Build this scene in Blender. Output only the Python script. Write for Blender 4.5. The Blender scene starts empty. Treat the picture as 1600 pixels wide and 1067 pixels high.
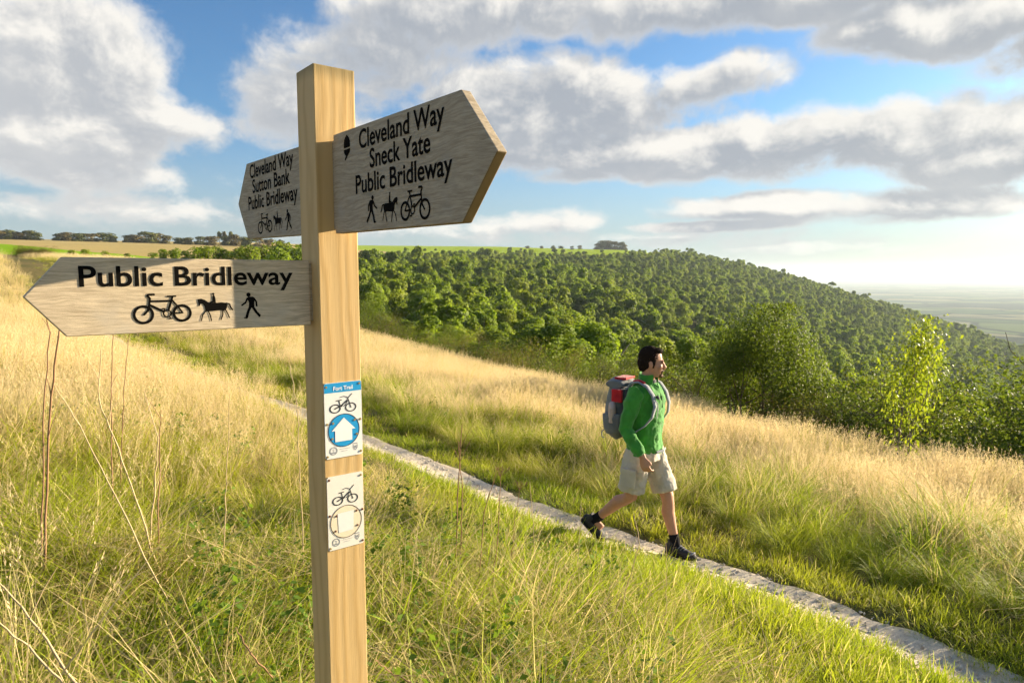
import bpy, bmesh, math, random
import numpy as np
from mathutils import Vector, Matrix

# ------------------------------------------------------------------ camera, sky, sun, exposure
SC = bpy.context.scene
COL = SC.collection
R = math.radians
W_PX, F_PX, HOR = 1600.0, 1067.0, 426.0
PITCH = math.atan((533.5 - HOR) / F_PX)
CZ = 1.6
cam_d = bpy.data.cameras.new('camera')
cam = bpy.data.objects.new('camera', cam_d)
COL.objects.link(cam)
cam.location = (0, 0, CZ)
cam.rotation_euler = (math.pi / 2 - PITCH, 0, 0)
cam_d.sensor_width = 36.0
cam_d.lens = 36.0 * F_PX / W_PX
cam_d.clip_start = 0.05
cam_d.clip_end = 60000
SC.camera = cam

SUN_AZ, SUN_EL = R(63.3), R(10.8)
SUN = Vector((math.sin(SUN_AZ) * math.cos(SUN_EL), math.cos(SUN_AZ) * math.cos(SUN_EL), math.sin(SUN_EL)))
sun_d = bpy.data.lights.new('sun', 'SUN')
sun_d.energy = 5.0
sun_d.angle = R(0.6)
sun_d.color = (1.0, 0.83, 0.58)
sun = bpy.data.objects.new('sun', sun_d)
sun.rotation_euler = SUN.to_track_quat('Z', 'Y').to_euler()
sun.location = SUN * 50
COL.objects.link(sun)

SC.view_settings.view_transform = 'Standard'
SC.view_settings.look = 'None'
SC.view_settings.exposure = 1.78
SC.view_settings.gamma = 1.0
SC.view_settings.use_curve_mapping = False
SC.render.engine = 'CYCLES'
cy = SC.cycles
cy.use_denoising = True
try:
    cy.denoiser = 'OPENIMAGEDENOISE'
    cy.denoising_input_passes = 'RGB_ALBEDO_NORMAL'
except Exception:
    pass
cy.use_adaptive_sampling = True
cy.adaptive_threshold = 0.03
cy.max_bounces = 6
cy.diffuse_bounces = 3
cy.glossy_bounces = 2
cy.transmission_bounces = 4
cy.transparent_max_bounces = 6
cy.volume_bounces = 0
cy.sample_clamp_indirect = 8
cy.caustics_reflective = False
cy.caustics_refractive = False


class NT:
    """small helper for node trees"""
    def __init__(s, tree):
        s.t = tree
        s.n = tree.nodes
        s.l = tree.links

    def put(s, sock, v):
        if v is None:
            return
        if isinstance(v, bpy.types.NodeSocket):
            s.l.new(v, sock)
        else:
            if isinstance(v, (tuple, list)) and len(v) == 3 and sock.type == 'RGBA':
                v = (*v, 1)
            sock.default_value = v

    def math(s, op, a, b=None, c=None, clamp=False):
        n = s.n.new('ShaderNodeMath')
        n.operation = op
        n.use_clamp = clamp
        for i, v in enumerate((a, b, c)):
            s.put(n.inputs[i], v)
        return n.outputs[0]

    def vmath(s, op, a, b=None, scale=None):
        n = s.n.new('ShaderNodeVectorMath')
        n.operation = op
        s.put(n.inputs[0], a)
        s.put(n.inputs[1], b)
        if scale is not None:
            s.put(n.inputs['Scale'], scale)
        return n.outputs['Value' if op in ('LENGTH', 'DOT_PRODUCT', 'DISTANCE') else 'Vector']

    def smooth(s, v, lo, hi, a=0.0, b=1.0):
        n = s.n.new('ShaderNodeMapRange')
        n.interpolation_type = 'SMOOTHSTEP'
        s.put(n.inputs['Value'], v)
        s.put(n.inputs['From Min'], lo)
        s.put(n.inputs['From Max'], hi)
        s.put(n.inputs['To Min'], a)
        s.put(n.inputs['To Max'], b)
        return n.outputs['Result']

    def mix(s, f, a, b, mode='MIX'):
        n = s.n.new('ShaderNodeMix')
        n.data_type = 'RGBA'
        n.blend_type = mode
        n.clamp_factor = True
        s.put(n.inputs[0], f)
        s.put(n.inputs[6], a)
        s.put(n.inputs[7], b)
        return n.outputs[2]

    def noise(s, vec, scale, detail=4, rough=0.55, dist=0.0, color=False):
        n = s.n.new('ShaderNodeTexNoise')
        s.put(n.inputs['Vector'], vec)
        n.inputs['Scale'].default_value = scale
        n.inputs['Detail'].default_value = detail
        n.inputs['Roughness'].default_value = rough
        n.inputs['Distortion'].default_value = dist
        return n.outputs['Color' if color else 'Fac']

    def comb(s, x, y, z):
        n = s.n.new('ShaderNodeCombineXYZ')
        for i, v in enumerate((x, y, z)):
            s.put(n.inputs[i], v)
        return n.outputs[0]

    def sep(s, v):
        n = s.n.new('ShaderNodeSeparateXYZ')
        s.put(n.inputs[0], v)
        return n.outputs

    def attr(s, name, kind='GEOMETRY', out='Fac'):
        n = s.n.new('ShaderNodeAttribute')
        n.attribute_name = name
        n.attribute_type = kind
        return n.outputs[out]

    def coord(s, out='Object'):
        return s.n.new('ShaderNodeTexCoord').outputs[out]

    def pos(s):
        return s.n.new('ShaderNodeNewGeometry').outputs['Position']


def px_dir(px, py):
    """world direction of a pixel of the photograph (1600 wide)"""
    x, y = (px - 800) / F_PX, -(py - 533.5) / F_PX
    return Vector((x, math.cos(PITCH) + y * math.sin(PITCH), -math.sin(PITCH) + y * math.cos(PITCH)))


def at_depth(px, py, Y):
    d = px_dir(px, py)
    return d * (Y / d.y) + Vector((0, 0, CZ))


# ---- the sky: Nishita air with a broken cumulus layer
world = bpy.data.worlds.new('World')
SC.world = world
world.use_nodes = True
wt = NT(world.node_tree)
wt.n.clear()
sky = wt.n.new('ShaderNodeTexSky')
sky.sky_type = 'NISHITA'
sky.sun_disc = False
sky.sun_elevation = SUN_EL
sky.sun_rotation = SUN_AZ
sky.altitude = 250
sky.air_density = 1.0
sky.dust_density = 1.2
sky.ozone_density = 2.0
SKY_GAIN = (.60, .86, 1.12)
wdir = wt.coord('Generated')
wx, wy, wz = wt.sep(wdir)
w_az = wt.math('ARCTAN2', wx, wy)
w_el = wt.math('ARCSINE', wz)
# cloud masses: centre and half size in degrees of azimuth / elevation, weight
def ae(px, py):
    d = px_dir(px, py).normalized()
    return math.degrees(math.atan2(d.x, d.y)), math.degrees(math.asin(d.z))
CLOUDS = []
for (px, py, hw, hh, k) in [
        (70, 110, 260, 150, 1.3), (40, 200, 280, 80, 1.2), (215, 175, 130, 70, .8), (-180, 150, 250, 160, 1.2),
        (110, 272, 240, 34, .7), (270, 285, 120, 18, .35), (60, 250, 190, 40, .5),
        (575, 95, 185, 95, 1.0), (455, 150, 105, 95, .8), (520, 200, 120, 50, .7), (650, 30, 200, 60, 1.0), (780, 0, 220, 62, 1.0),
        (1250, -12, 420, 70, 1.4), (1470, 45, 260, 66, 1.3), (1000, 20, 110, 50, .8), (1720, 80, 260, 70, 1.2),
        (850, 170, 260, 90, 1.3), (760, 235, 260, 50, 1.0), (1060, 130, 140, 42, .9), (1060, 232, 360, 50, 1.3), (1330, 215, 340, 66, 1.3), (1580, 230, 300, 66, 1.3),
        (900, 275, 100, 16, .7), (1180, 322, 190, 26, 1.2), (1370, 322, 260, 32, 1.0), (1110, 352, 150, 13, 1.0),
        (870, 345, 80, 22, .7), (790, 355, 80, 18, .5), (300, 335, 330, 24, .30), (80, 330, 200, 20, .25), (560, 350, 160, 22, .3), (960, 372, 260, 12, .3), (1250, 385, 200, 10, .3)]:
    a0, e0 = ae(px, py)
    a1, _ = ae(px + hw * .5, py)
    b1, _ = ae(px - hw * .5, py)
    _, e1 = ae(px, py - hh * .5)
    _, f1 = ae(px, py + hh * .5)
    CLOUDS.append((R(a0), R(e0), R(a1 - b1), R(e1 - f1), k))
# the same kind of broken cloud goes on round the rest of the sky
_r = random.Random(5)
for a in range(60, 330, 30):
    for lay in range(2):
        e = _r.uniform(5, 15) if lay == 0 else _r.uniform(20, 50)
        aa = a + _r.uniform(-8, 8)
        aa = aa - 360 if aa > 180 else aa
        if abs(aa) < 50:
            continue
        CLOUDS.append((R(aa), R(e), R(_r.uniform(12, 22)), R(e * .18 + 2), _r.uniform(.7, 1.1)))
for a in range(-40, 60, 33):
    CLOUDS.append((R(a + _r.uniform(-7, 7)), R(_r.uniform(33, 60)), R(_r.uniform(9, 16)), R(_r.uniform(4, 7)), _r.uniform(.7, 1.1)))


# billows: the directions are warped before the masses are read, so outlines break up into heads and wisps
def cloud_field(da, de):
    a = wt.math('ADD', w_az, da) if da else w_az
    e = wt.math('ADD', w_el, de) if de else w_el
    sc = wt.math('DIVIDE', 1.0, wt.math('ADD', wt.math('ABSOLUTE', e), .16))
    ev = wt.math('MULTIPLY', e, wt.math('MULTIPLY_ADD', sc, .35, .8))
    vec = wt.comb(a, ev, 0.37)
    w1 = wt.vmath('SUBTRACT', wt.noise(vec, 4.2, 3, .55, color=True), (.5, .5, .5))
    ae_ = wt.vmath('ADD', wt.comb(a, e, 0.0), wt.vmath('SCALE', wt.vmath('MULTIPLY', w1, (.20, .085, 0)), scale=wt.smooth(e, R(2), R(16), .25, 1.0)))
    cur = None
    for (a0, e0, sa, se, k) in CLOUDS:
        n = wt.vmath('MULTIPLY', wt.vmath('SUBTRACT', ae_, (a0, e0, 0)), (1 / sa, 1 / se, 0))
        v = wt.math('MULTIPLY_ADD', wt.vmath('DOT_PRODUCT', n, n), -k, k - .06)
        cur = v if cur is None else wt.math('SMOOTH_MAX', cur, v, .25)
    n1 = wt.noise(vec, 9.5, 6, .60, .25)
    n2 = wt.noise(vec, 34.0, 5, .66, .4)
    f = wt.math('MULTIPLY_ADD', wt.math('SUBTRACT', n1, .5), 3.0, wt.math('MAXIMUM', cur, -1.3))
    return wt.math('MULTIPLY_ADD', wt.math('SUBTRACT', n2, .5), .55, f), n1


den, bil = cloud_field(0, 0)
den_s, _x = cloud_field(R(1.1), R(1.3))
alpha = wt.smooth(den, -.30, .62)
core = wt.smooth(den, .0, 1.0)
top = wt.smooth(wt.math('SUBTRACT', den, den_s), -.2, 1.05)
toward = wt.math('COSINE', wt.math('SUBTRACT', w_az, SUN_AZ))     # 1 under the sun
near_sun = wt.smooth(toward, .62, 1.05)
bright = wt.math('MULTIPLY_ADD', wt.smooth(core, 0.0, .9, .40, 0.0), 1.0, wt.math('MULTIPLY', top, .95), clamp=True)
bright = wt.math('ADD', bright, wt.math('MULTIPLY_ADD', bil, .7, -.32), clamp=True)
front = wt.smooth(toward, .35, -.85)                              # clouds facing away from the sun's side are lit full on
bright = wt.math('MULTIPLY_ADD', front, .6, bright, clamp=True)
shade = wt.math('SUBTRACT', 1.0, bright, clamp=True)
CL_W, CL_G = (5.0, 4.85, 4.55), (2.2, 2.4, 2.7)
white = wt.mix(near_sun, CL_W, (5.0, 4.9, 4.6))
ccol = wt.mix(shade, white, wt.mix(near_sun, CL_G, (2.5, 2.65, 2.8)))
skyc = wt.mix(1.0, sky.outputs[0], SKY_GAIN, 'MULTIPLY')
hz = wt.smooth(w_el, R(-1), R(13), 1.0, 0.0)
hcol = wt.mix(near_sun, (2.8, 3.1, 3.4), (3.1, 3.2, 3.25))
skyc = wt.mix(wt.math('MULTIPLY', hz, .7), skyc, hcol)
low = wt.smooth(w_el, R(0), R(3.5), .3, 1.0)
final = wt.mix(wt.math('MULTIPLY', alpha, low), skyc, ccol)
bg = wt.n.new('ShaderNodeBackground')
bg.inputs['Strength'].default_value = 0.056
wt.l.new(final, bg.inputs['Color'])
wo = wt.n.new('ShaderNodeOutputWorld')
wt.l.new(bg.outputs[0], wo.inputs['Surface'])
world.cycles.sampling_method = 'MANUAL'
world.cycles.sample_map_resolution = 512


# ------------------------------------------------------------------ helpers
def new_mat(name):
    m = bpy.data.materials.new(name)
    m.use_nodes = True
    t = NT(m.node_tree)
    t.n.clear()
    out = t.n.new('ShaderNodeOutputMaterial')
    return m, t, out


def principled(t, out, col, rough=.7, spec=.3, bump=None, bump_str=.3, bump_dist=.01):
    p = t.n.new('ShaderNodeBsdfPrincipled')
    t.put(p.inputs['Base Color'], col)
    t.put(p.inputs['Roughness'], rough)
    p.inputs['Specular IOR Level'].default_value = spec
    if bump is not None:
        b = t.n.new('ShaderNodeBump')
        b.inputs['Strength'].default_value = bump_str
        b.inputs['Distance'].default_value = bump_dist
        t.put(b.inputs['Height'], bump)
        t.l.new(b.outputs[0], p.inputs['Normal'])
    if out is not None:
        t.l.new(p.outputs[0], out.inputs['Surface'])
    return p


def simple_mat(name, col, rough=.6, spec=.3, var=.15, scale=60, bump=.15, bdist=.002):
    m, t, out = new_mat(name)
    n = t.noise(t.coord(), scale, 5, .6)
    c = t.mix(t.math('MULTIPLY', n, var * 2), col, tuple(v * .45 for v in col))
    principled(t, out, c, rough, spec, n, bump, bdist)
    return m


def mesh_from(name, verts, faces, smooth=False):
    me = bpy.data.meshes.new(name)
    me.from_pydata([tuple(v) for v in verts], [], [tuple(f) for f in faces])
    if smooth:
        me.polygons.foreach_set('use_smooth', [True] * len(me.polygons))
    me.update()
    return me


def mesh_np(name, co, loops, starts_total, smooth=False):
    """fast mesh from numpy: co (n,3), loops flat, starts_total = array of polygon sizes"""
    me = bpy.data.meshes.new(name)
    me.vertices.add(len(co))
    me.vertices.foreach_set('co', np.asarray(co, np.float32).ravel())
    me.loops.add(len(loops))
    me.loops.foreach_set('vertex_index', np.asarray(loops, np.int32))
    tot = np.asarray(starts_total, np.int32)
    st = np.concatenate([[0], np.cumsum(tot)[:-1]]).astype(np.int32)
    me.polygons.add(len(tot))
    me.polygons.foreach_set('loop_start', st)
    if smooth:
        me.polygons.foreach_set('use_smooth', np.ones(len(tot), bool))
    me.update(calc_edges=True)
    return me


def quads_np(name, co, q, smooth=False):
    q = np.asarray(q, np.int32)
    return mesh_np(name, co, q.ravel(), np.full(len(q), q.shape[1]), smooth)


def add_attr(me, name, vals, domain='POINT'):
    a = me.attributes.new(name, 'FLOAT', domain)
    a.data.foreach_set('value', np.asarray(vals, np.float32))


def obj(name, me, mat=None, parent=None, mx=None, label=None, cat=None, group=None, kind=None):
    o = bpy.data.objects.new(name, me)
    COL.objects.link(o)
    if mat is not None and me is not None and not len(me.materials):
        for m_ in (mat if isinstance(mat, (list, tuple)) else [mat]):
            me.materials.append(m_)
    if parent is not None:
        o.parent = parent
    if mx is not None:
        o.matrix_local = mx
    for k, v in (('label', label), ('category', cat), ('group', group), ('kind', kind)):
        if v:
            o[k] = v
    return o


def empty(name, loc, rz=0.0, label=None, cat=None, group=None):
    o = obj(name, None, label=label, cat=cat, group=group)
    o.location = loc
    o.rotation_euler = (0, 0, rz)
    return o


# value noise on numpy arrays
def _h(ix, iy, seed):
    n = (ix.astype(np.int64) * 374761393 + iy.astype(np.int64) * 668265263 + seed * 974711) & 0x7fffffff
    n = ((n ^ (n >> 13)) * 1274126177) & 0x7fffffff
    return ((n ^ (n >> 16)) & 0xffff) / 65535.0


def vnoise(x, y, sc, seed=1):
    x = np.asarray(x, float) * sc
    y = np.asarray(y, float) * sc
    ix, iy = np.floor(x), np.floor(y)
    fx, fy = x - ix, y - iy
    fx = fx * fx * (3 - 2 * fx)
    fy = fy * fy * (3 - 2 * fy)
    a, b = _h(ix, iy, seed), _h(ix + 1, iy, seed)
    c, d = _h(ix, iy + 1, seed), _h(ix + 1, iy + 1, seed)
    return (a * (1 - fx) + b * fx) * (1 - fy) + (c * (1 - fx) + d * fx) * fy


# ------------------------------------------------------------------ the lie of the land
# the path runs along the contour; d = metres across it (positive towards the valley), s = metres along it (positive away)
PX0, PY0 = 1.22, 5.80
PD = Vector((-.655, .755)).normalized()
PNX, PNY = PD.y, -PD.x


def wob(s):
    return .10 * np.sin(s * .45 + .6) + .06 * np.sin(s * 1.3) + .045 * np.minimum(s + .6, 0) ** 2


def ds(x, y):
    x, y = np.asarray(x, float), np.asarray(y, float)
    s = (x - PX0) * PD.x + (y - PY0) * PD.y
    d = (x - PX0) * PNX + (y - PY0) * PNY
    d = d + wob(s)
    return d, s


def wood_edge(s):
    return np.interp(s, [-20, -3, 2, 10, 30, 45, 80], [6.6, 7.4, 9.5, 12.0, 15.5, 20.0, 40.0])


TQ = np.array([-500, 0, 200, 400, 570, 800, 1000, 1150, 1300, 1450, 1600, 2000, 2400], float)
TY = np.array([30, 60, 100, 160, 250, 400, 600, 800, 1000, 1200, 1500, 2500, 6000, 26000], float)
# ground, as the height it has on the photograph's rows at these depths
TP = {
    -500: [405, 398, 396, 392, 384, 376, 372, 371, 371, 371, 372, 378, 400, 420],
    0: [420, 402, 400, 396, 388, 379, 374, 373, 373, 374, 375, 380, 400, 420],
    200: [440, 412, 408, 402, 396, 387, 379, 377, 377, 377, 378, 383, 400, 420],
    400: [490, 436, 428, 416, 402, 393, 386, 381, 379, 379, 380, 384, 400, 420],
    570: [530, 560, 555, 500, 460, 432, 417, 401, 393, 388, 384, 386, 400, 420],
    800: [600, 620, 600, 545, 500, 456, 427, 411, 397, 390, 386, 388, 402, 420],
    1000: [650, 660, 640, 590, 545, 492, 449, 420, 397, 392, 391, 430, 470, 440],
    1150: [680, 690, 680, 630, 580, 525, 478, 444, 421, 420, 446, 500, 465, 434],
    1300: [700, 720, 720, 680, 625, 570, 522, 484, 462, 463, 500, 511, 462, 434],
    1450: [720, 740, 760, 730, 680, 620, 566, 526, 504, 505, 540, 511, 462, 434],
    1600: [730, 750, 790, 780, 740, 670, 615, 574, 553, 558, 568, 511, 462, 434],
    2000: [750, 780, 850, 850, 820, 760, 690, 650, 625, 604, 568, 511, 462, 434],
    2400: [750, 780, 860, 870, 840, 780, 720, 680, 640, 604, 568, 511, 462, 434]}
LY = np.linspace(math.log(30), math.log(26000), 260)
tab = []
ker = np.exp(-np.linspace(-2, 2, 13) ** 2)
ker /= ker.sum()
for q in TQ:
    zz = [at_depth(q, p, Y).z - 0.0 for p, Y in zip(TP[int(q)], TY)]
    zz = [max(z, -198.4) for z in zz]
    c = np.interp(LY, np.log(TY), zz)
    c = np.convolve(np.pad(c, 6, mode='edge'), ker, 'valid')
    tab.append(c)
tab = np.array(tab)
QF = np.linspace(TQ[0], TQ[-1], 291)
TAB = np.array([np.interp(QF, TQ, tab[:, j]) for j in range(len(LY))]).T
TAB = np.apply_along_axis(lambda v: np.convolve(np.pad(v, 6, mode='edge'), ker, 'valid'), 0, TAB)


def far_z(x, y):
    x, y = np.asarray(x, float), np.asarray(y, float)
    r = np.hypot(x, y)
    az = np.arctan2(x, y)
    azc = np.clip(az, -R(50), R(56))
    Y = np.maximum(r * np.cos(azc), 30.0)
    q = np.clip(800 + F_PX * np.tan(azc), QF[0], QF[-1])
    fi = (q - QF[0]) / (QF[1] - QF[0])
    fj = (np.clip(np.log(Y), LY[0], LY[-1]) - LY[0]) / (LY[1] - LY[0])
    i = np.clip(fi.astype(int), 0, len(QF) - 2)
    j = np.clip(fj.astype(int), 0, len(LY) - 2)
    a, b = fi - i, fj - j
    return (TAB[i, j] * (1 - a) + TAB[i + 1, j] * a) * (1 - b) + (TAB[i, j + 1] * (1 - a) + TAB[i + 1, j + 1] * a) * b


def ground_z(x, y, fine=True):
    x, y = np.asarray(x, float), np.asarray(y, float)
    d, s = ds(x, y)
    we = wood_edge(s)
    up = np.where(d < 0, .2 * np.minimum(-d, 6) + .08 * np.maximum(-d - 6, 0), 0)
    up = np.minimum(up, 5)
    dn = np.where(d > 0, .15 * np.minimum(d, we) + .42 * np.maximum(d - we, 0), 0)
    rise = np.where(s > 15, 3.4 * (np.minimum(s - 15, 60) / 35) ** 2, 0)
    zn = CZ - 2.4 + up - dn + rise
    if fine:
        r = np.hypot(x, y)
        k = np.clip(1 - r / 60, 0, 1) * np.clip((np.abs(d) - .2) / .8, 0, 1)
        k2 = 1 + 1.0 * np.clip((d - 1.0) / 1.0, 0, 1) - .35 * np.clip(-d - 1, 0, 1)
        zn = zn + k * (.24 * k2 * (vnoise(x, y, .9, 3) - .5) + .10 * k2 * (vnoise(x, y, 2.3, 4) - .5))
        # the verge stands a little above the worn path
        zn = zn - .05 * np.exp(-(d / .26) ** 2)
    Y = np.hypot(x, y)
    w = np.clip((Y - 32) / 34, 0, 1)
    w = w * w * (3 - 2 * w)
    front = np.clip((y + 5) / 10, 0, 1)
    zf = far_z(x, y)
    z = zn * (1 - w) + zf * w
    return z


def gz(x, y):
    return float(ground_z(np.array([x]), np.array([y]))[0])


def on_ground(px, py, lift=0.0):
    """point where a sight line meets the ground raised by lift"""
    d = px_dir(px, py)
    t = .8
    while t < 3000:
        p = d * t + Vector((0, 0, CZ))
        if p.z < gz(p.x, p.y) + lift:
            return p
        t *= 1.01
    return d * 100


# the ground as one polar sheet, fine in front and reaching the horizon
az = np.concatenate([np.radians(np.linspace(-46, 46, 421)), np.radians(np.linspace(49, 311, 84))])
rr = np.concatenate([np.linspace(.05, 1.0, 5), np.exp(np.linspace(math.log(1.12), math.log(60), 210)), np.exp(np.linspace(math.log(61), math.log(1700), 230)), np.exp(np.linspace(math.log(1760), math.log(25000), 60))])
AZ, RR = np.meshgrid(az, rr)
GX, GY = RR * np.sin(AZ), RR * np.cos(AZ)
GZ = ground_z(GX, GY)
na, nr = len(az), len(rr)
vid = np.arange(na * nr).reshape(nr, na)
q = np.stack([vid[:-1, :], np.roll(vid, -1, 1)[:-1, :], np.roll(vid, -1, 1)[1:, :], vid[1:, :]], -1).reshape(-1, 4)[:, ::-1]
co = np.stack([GX, GY, GZ], -1).reshape(-1, 3)
fc = co[q].mean(1)
fr = np.hypot(fc[:, 0], fc[:, 1])
faz = np.arctan2(fc[:, 0], fc[:, 1])
fY = np.maximum(fr * np.cos(np.clip(faz, -R(50), R(50))), .1)
fq = 800 + F_PX * np.tan(np.clip(faz, -R(50), R(55)))
inf = np.abs(faz) < R(52)
cls = np.zeros(len(q), int)                                     # 0 meadow 1 green field 2 stubble 3 wood floor 4 plain 5 far green field
cls[inf & (fq < 470) & (fY > 120)] = 1
gb = np.interp(fq, [-500, 0, 240, 300], [470, 330, 175, 120])
cls[inf & (fq < 500) & (fY > gb)] = 2
fd, fs = ds(fc[:, 0], fc[:, 1])
wood = (fd > wood_edge(fs)) & (fq > 470)
wood |= (fq > 470) & (fY > 60)
wood_hi = np.interp(fq, [470, 570, 700, 900, 1030, 1100], [700, 800, 930, 960, 1030, 1700])
cls[wood & (fY < wood_hi)] = 3
cls[inf & (fq >= 500) & (fY >= wood_hi) & (fY > 700)] = 5
cls[inf & (fq >= 500) & (fq < 690) & (fY >= wood_hi) & (fY < np.interp(fq, [500, 570, 690], [1080, 1040, 935])) & (fY > 650)] = 2
cls[fc[:, 2] < -120] = 4
cls[(fr > 2200)] = 4

# ---- ground materials
def ground_mat():
    m, t, out = new_mat('meadow_soil')
    p = t.pos()
    n1 = t.noise(p, .35, 5, .6)
    n2 = t.noise(p, 9, 6, .65)
    n3 = t.noise(p, 60, 4, .6)
    c = t.mix(t.smooth(n1, .35, .65), (.075, .085, .018), (.20, .155, .055))
    c = t.mix(t.smooth(n2, .4, .7), c, (.05, .055, .016))
    c = t.mix(t.math('MULTIPLY', n3, .6), c, (.16, .13, .06))
    principled(t, out, c, .95, .1, n2, .6, .05)
    return m


def field_mat(name, a, b, rows=0.0):
    m, t, out = new_mat(name)
    p = t.pos()
    n1 = t.noise(p, .012, 4, .6)
    n2 = t.noise(p, .35, 4, .6)
    c = t.mix(t.smooth(n1, .3, .7), a, b)
    c = t.mix(t.math('MULTIPLY', n2, .35), c, tuple(v * .6 for v in b))
    principled(t, out, c, 1.0, .0, n2, .4, .3)
    return m


def plain_mat():
    m, t, out = new_mat('far_plain')
    p = t.pos()
    w = t.vmath('ADD', p, t.vmath('SCALE', t.noise(p, .0006, 2, .5, color=True), scale=420.0))
    v = t.n.new('ShaderNodeTexVoronoi')
    v.feature = 'F1'
    v.inputs['Scale'].default_value = .0028
    t.put(v.inputs['Vector'], w)
    ve = t.n.new('ShaderNodeTexVoronoi')
    ve.feature = 'DISTANCE_TO_EDGE'
    ve.inputs['Scale'].default_value = .0028
    t.put(ve.inputs['Vector'], w)
    sx = t.sep(v.outputs['Color'])
    c = t.mix(t.smooth(sx[0], .25, .6), (.055, .095, .025), (.12, .16, .045))
    c = t.mix(t.smooth(sx[1], .6, .7), c, (.20, .19, .09))
    wd = t.smooth(t.noise(p, .0011, 4, .6), .53, .60)
    c = t.mix(wd, c, (.02, .03, .012))
    c = t.mix(t.smooth(ve.outputs['Distance'], .02, .06, 1, 0), c, (.02, .03, .012))
    principled(t, out, c, 1.0, 0.0)
    return m


M_SOIL = ground_mat()
gmats = [('ground', M_SOIL), ('green_field', field_mat('green_crop', (.24, .42, .012), (.28, .45, .02))),
         ('stubble_field', field_mat('stubble', (.58, .45, .18), (.50, .38, .15))),
         ('woodland_floor', field_mat('wood_floor', (.05, .06, .018), (.07, .07, .025))),
         ('plain', plain_mat()), ('hilltop_field', field_mat('hilltop_crop', (.33, .46, .012), (.38, .48, .02)))]
for k, (nm, mt) in enumerate(gmats):
    f = q[cls == k]
    if not len(f):
        continue
    u, inv = np.unique(f, return_inverse=True)
    obj(nm, quads_np(nm, co[u], inv.reshape(-1, 4), True), mt, kind='structure')

# ---- the path
def path_mat():
    m, t, out = new_mat('limestone_path')
    p = t.pos()
    n1 = t.noise(p, 1.7, 5, .6)
    n2 = t.noise(p, 26, 6, .7)
    v = t.n.new('ShaderNodeTexVoronoi')
    v.inputs['Scale'].default_value = 45
    t.put(v.inputs['Vector'], p)
    vs = t.sep(v.outputs['Color'])[0]
    c = t.mix(t.smooth(n1, .3, .7), (.58, .49, .37), (.69, .60, .47))
    c = t.mix(t.smooth(n2, .45, .8), c, (.38, .30, .20))
    n3 = t.noise(p, 130, 3, .7)
    c = t.mix(t.smooth(n3, .5, .75, 0, .6), c, (.30, .25, .19))
    c = t.mix(t.smooth(n3, .42, .25, 0, .6), c, (.78, .70, .57))
    c = t.mix(t.math('MULTIPLY', t.smooth(vs, .75, .95), .4), c, (.74, .66, .52))
    h = t.math('ADD', n2, n3)
    principled(t, out, c, .95, .1, h, .5, .018)
    return m


M_PATH = path_mat()
ss = np.concatenate([np.arange(-7, 25, .05), np.arange(25, 33, .4)])
dd = np.linspace(-.42, .42, 21)
S, D = np.meshgrid(ss, dd)
D2 = D * (.95 + .0 * S) + .14 * (vnoise(S, D * 0 + np.sign(D) * 3, 1.1, 9) - .5) + .07 * (vnoise(S, D * 0 + np.sign(D) * 7, 4.0, 9) - .5)
DD = D2 - wob(S)
XX, YY = PX0 + S * PD.x + DD * PNX, PY0 + S * PD.y + DD * PNY
ZZ = ground_z(XX, YY) + .016 - .05 * np.clip((np.abs(D) - .28) / .14, 0, 1) + .014 * (vnoise(XX, YY, 9, 6) - .5) + .008 * (vnoise(XX, YY, 30, 8) - .5)
n0, n1_ = S.shape
vid = np.arange(n0 * n1_).reshape(n0, n1_)
qq = np.stack([vid[:-1, :-1], vid[:-1, 1:], vid[1:, 1:], vid[1:, :-1]], -1).reshape(-1, 4)[:, ::-1]
obj('path', quads_np('path', np.stack([XX, YY, ZZ], -1).reshape(-1, 3), qq, True), M_PATH, kind='structure')


def path_xy(s, d):
    dd_ = d - float(wob(np.float64(s)))
    return PX0 + s * PD.x + dd_ * PNX, PY0 + s * PD.y + dd_ * PNY


# ------------------------------------------------------------------ the fingerpost
AR = Vector((.784, .621, 0)).normalized()          # along the post's lit face
AL = Vector((-AR.y, AR.x, 0))                      # along its shaded face, away from the viewer
PC = Vector((-.445, 1.58, 0))                      # near corner
PW, PTOP = .100, 2.066


def frame(o, ax, n):
    """object matrix with x along ax, y up, z out of the face"""
    return Matrix(((ax.x, 0, n.x, o.x), (ax.y, 0, n.y, o.y), (0, 1, 0, o.z), (0, 0, 0, 1)))


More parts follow.
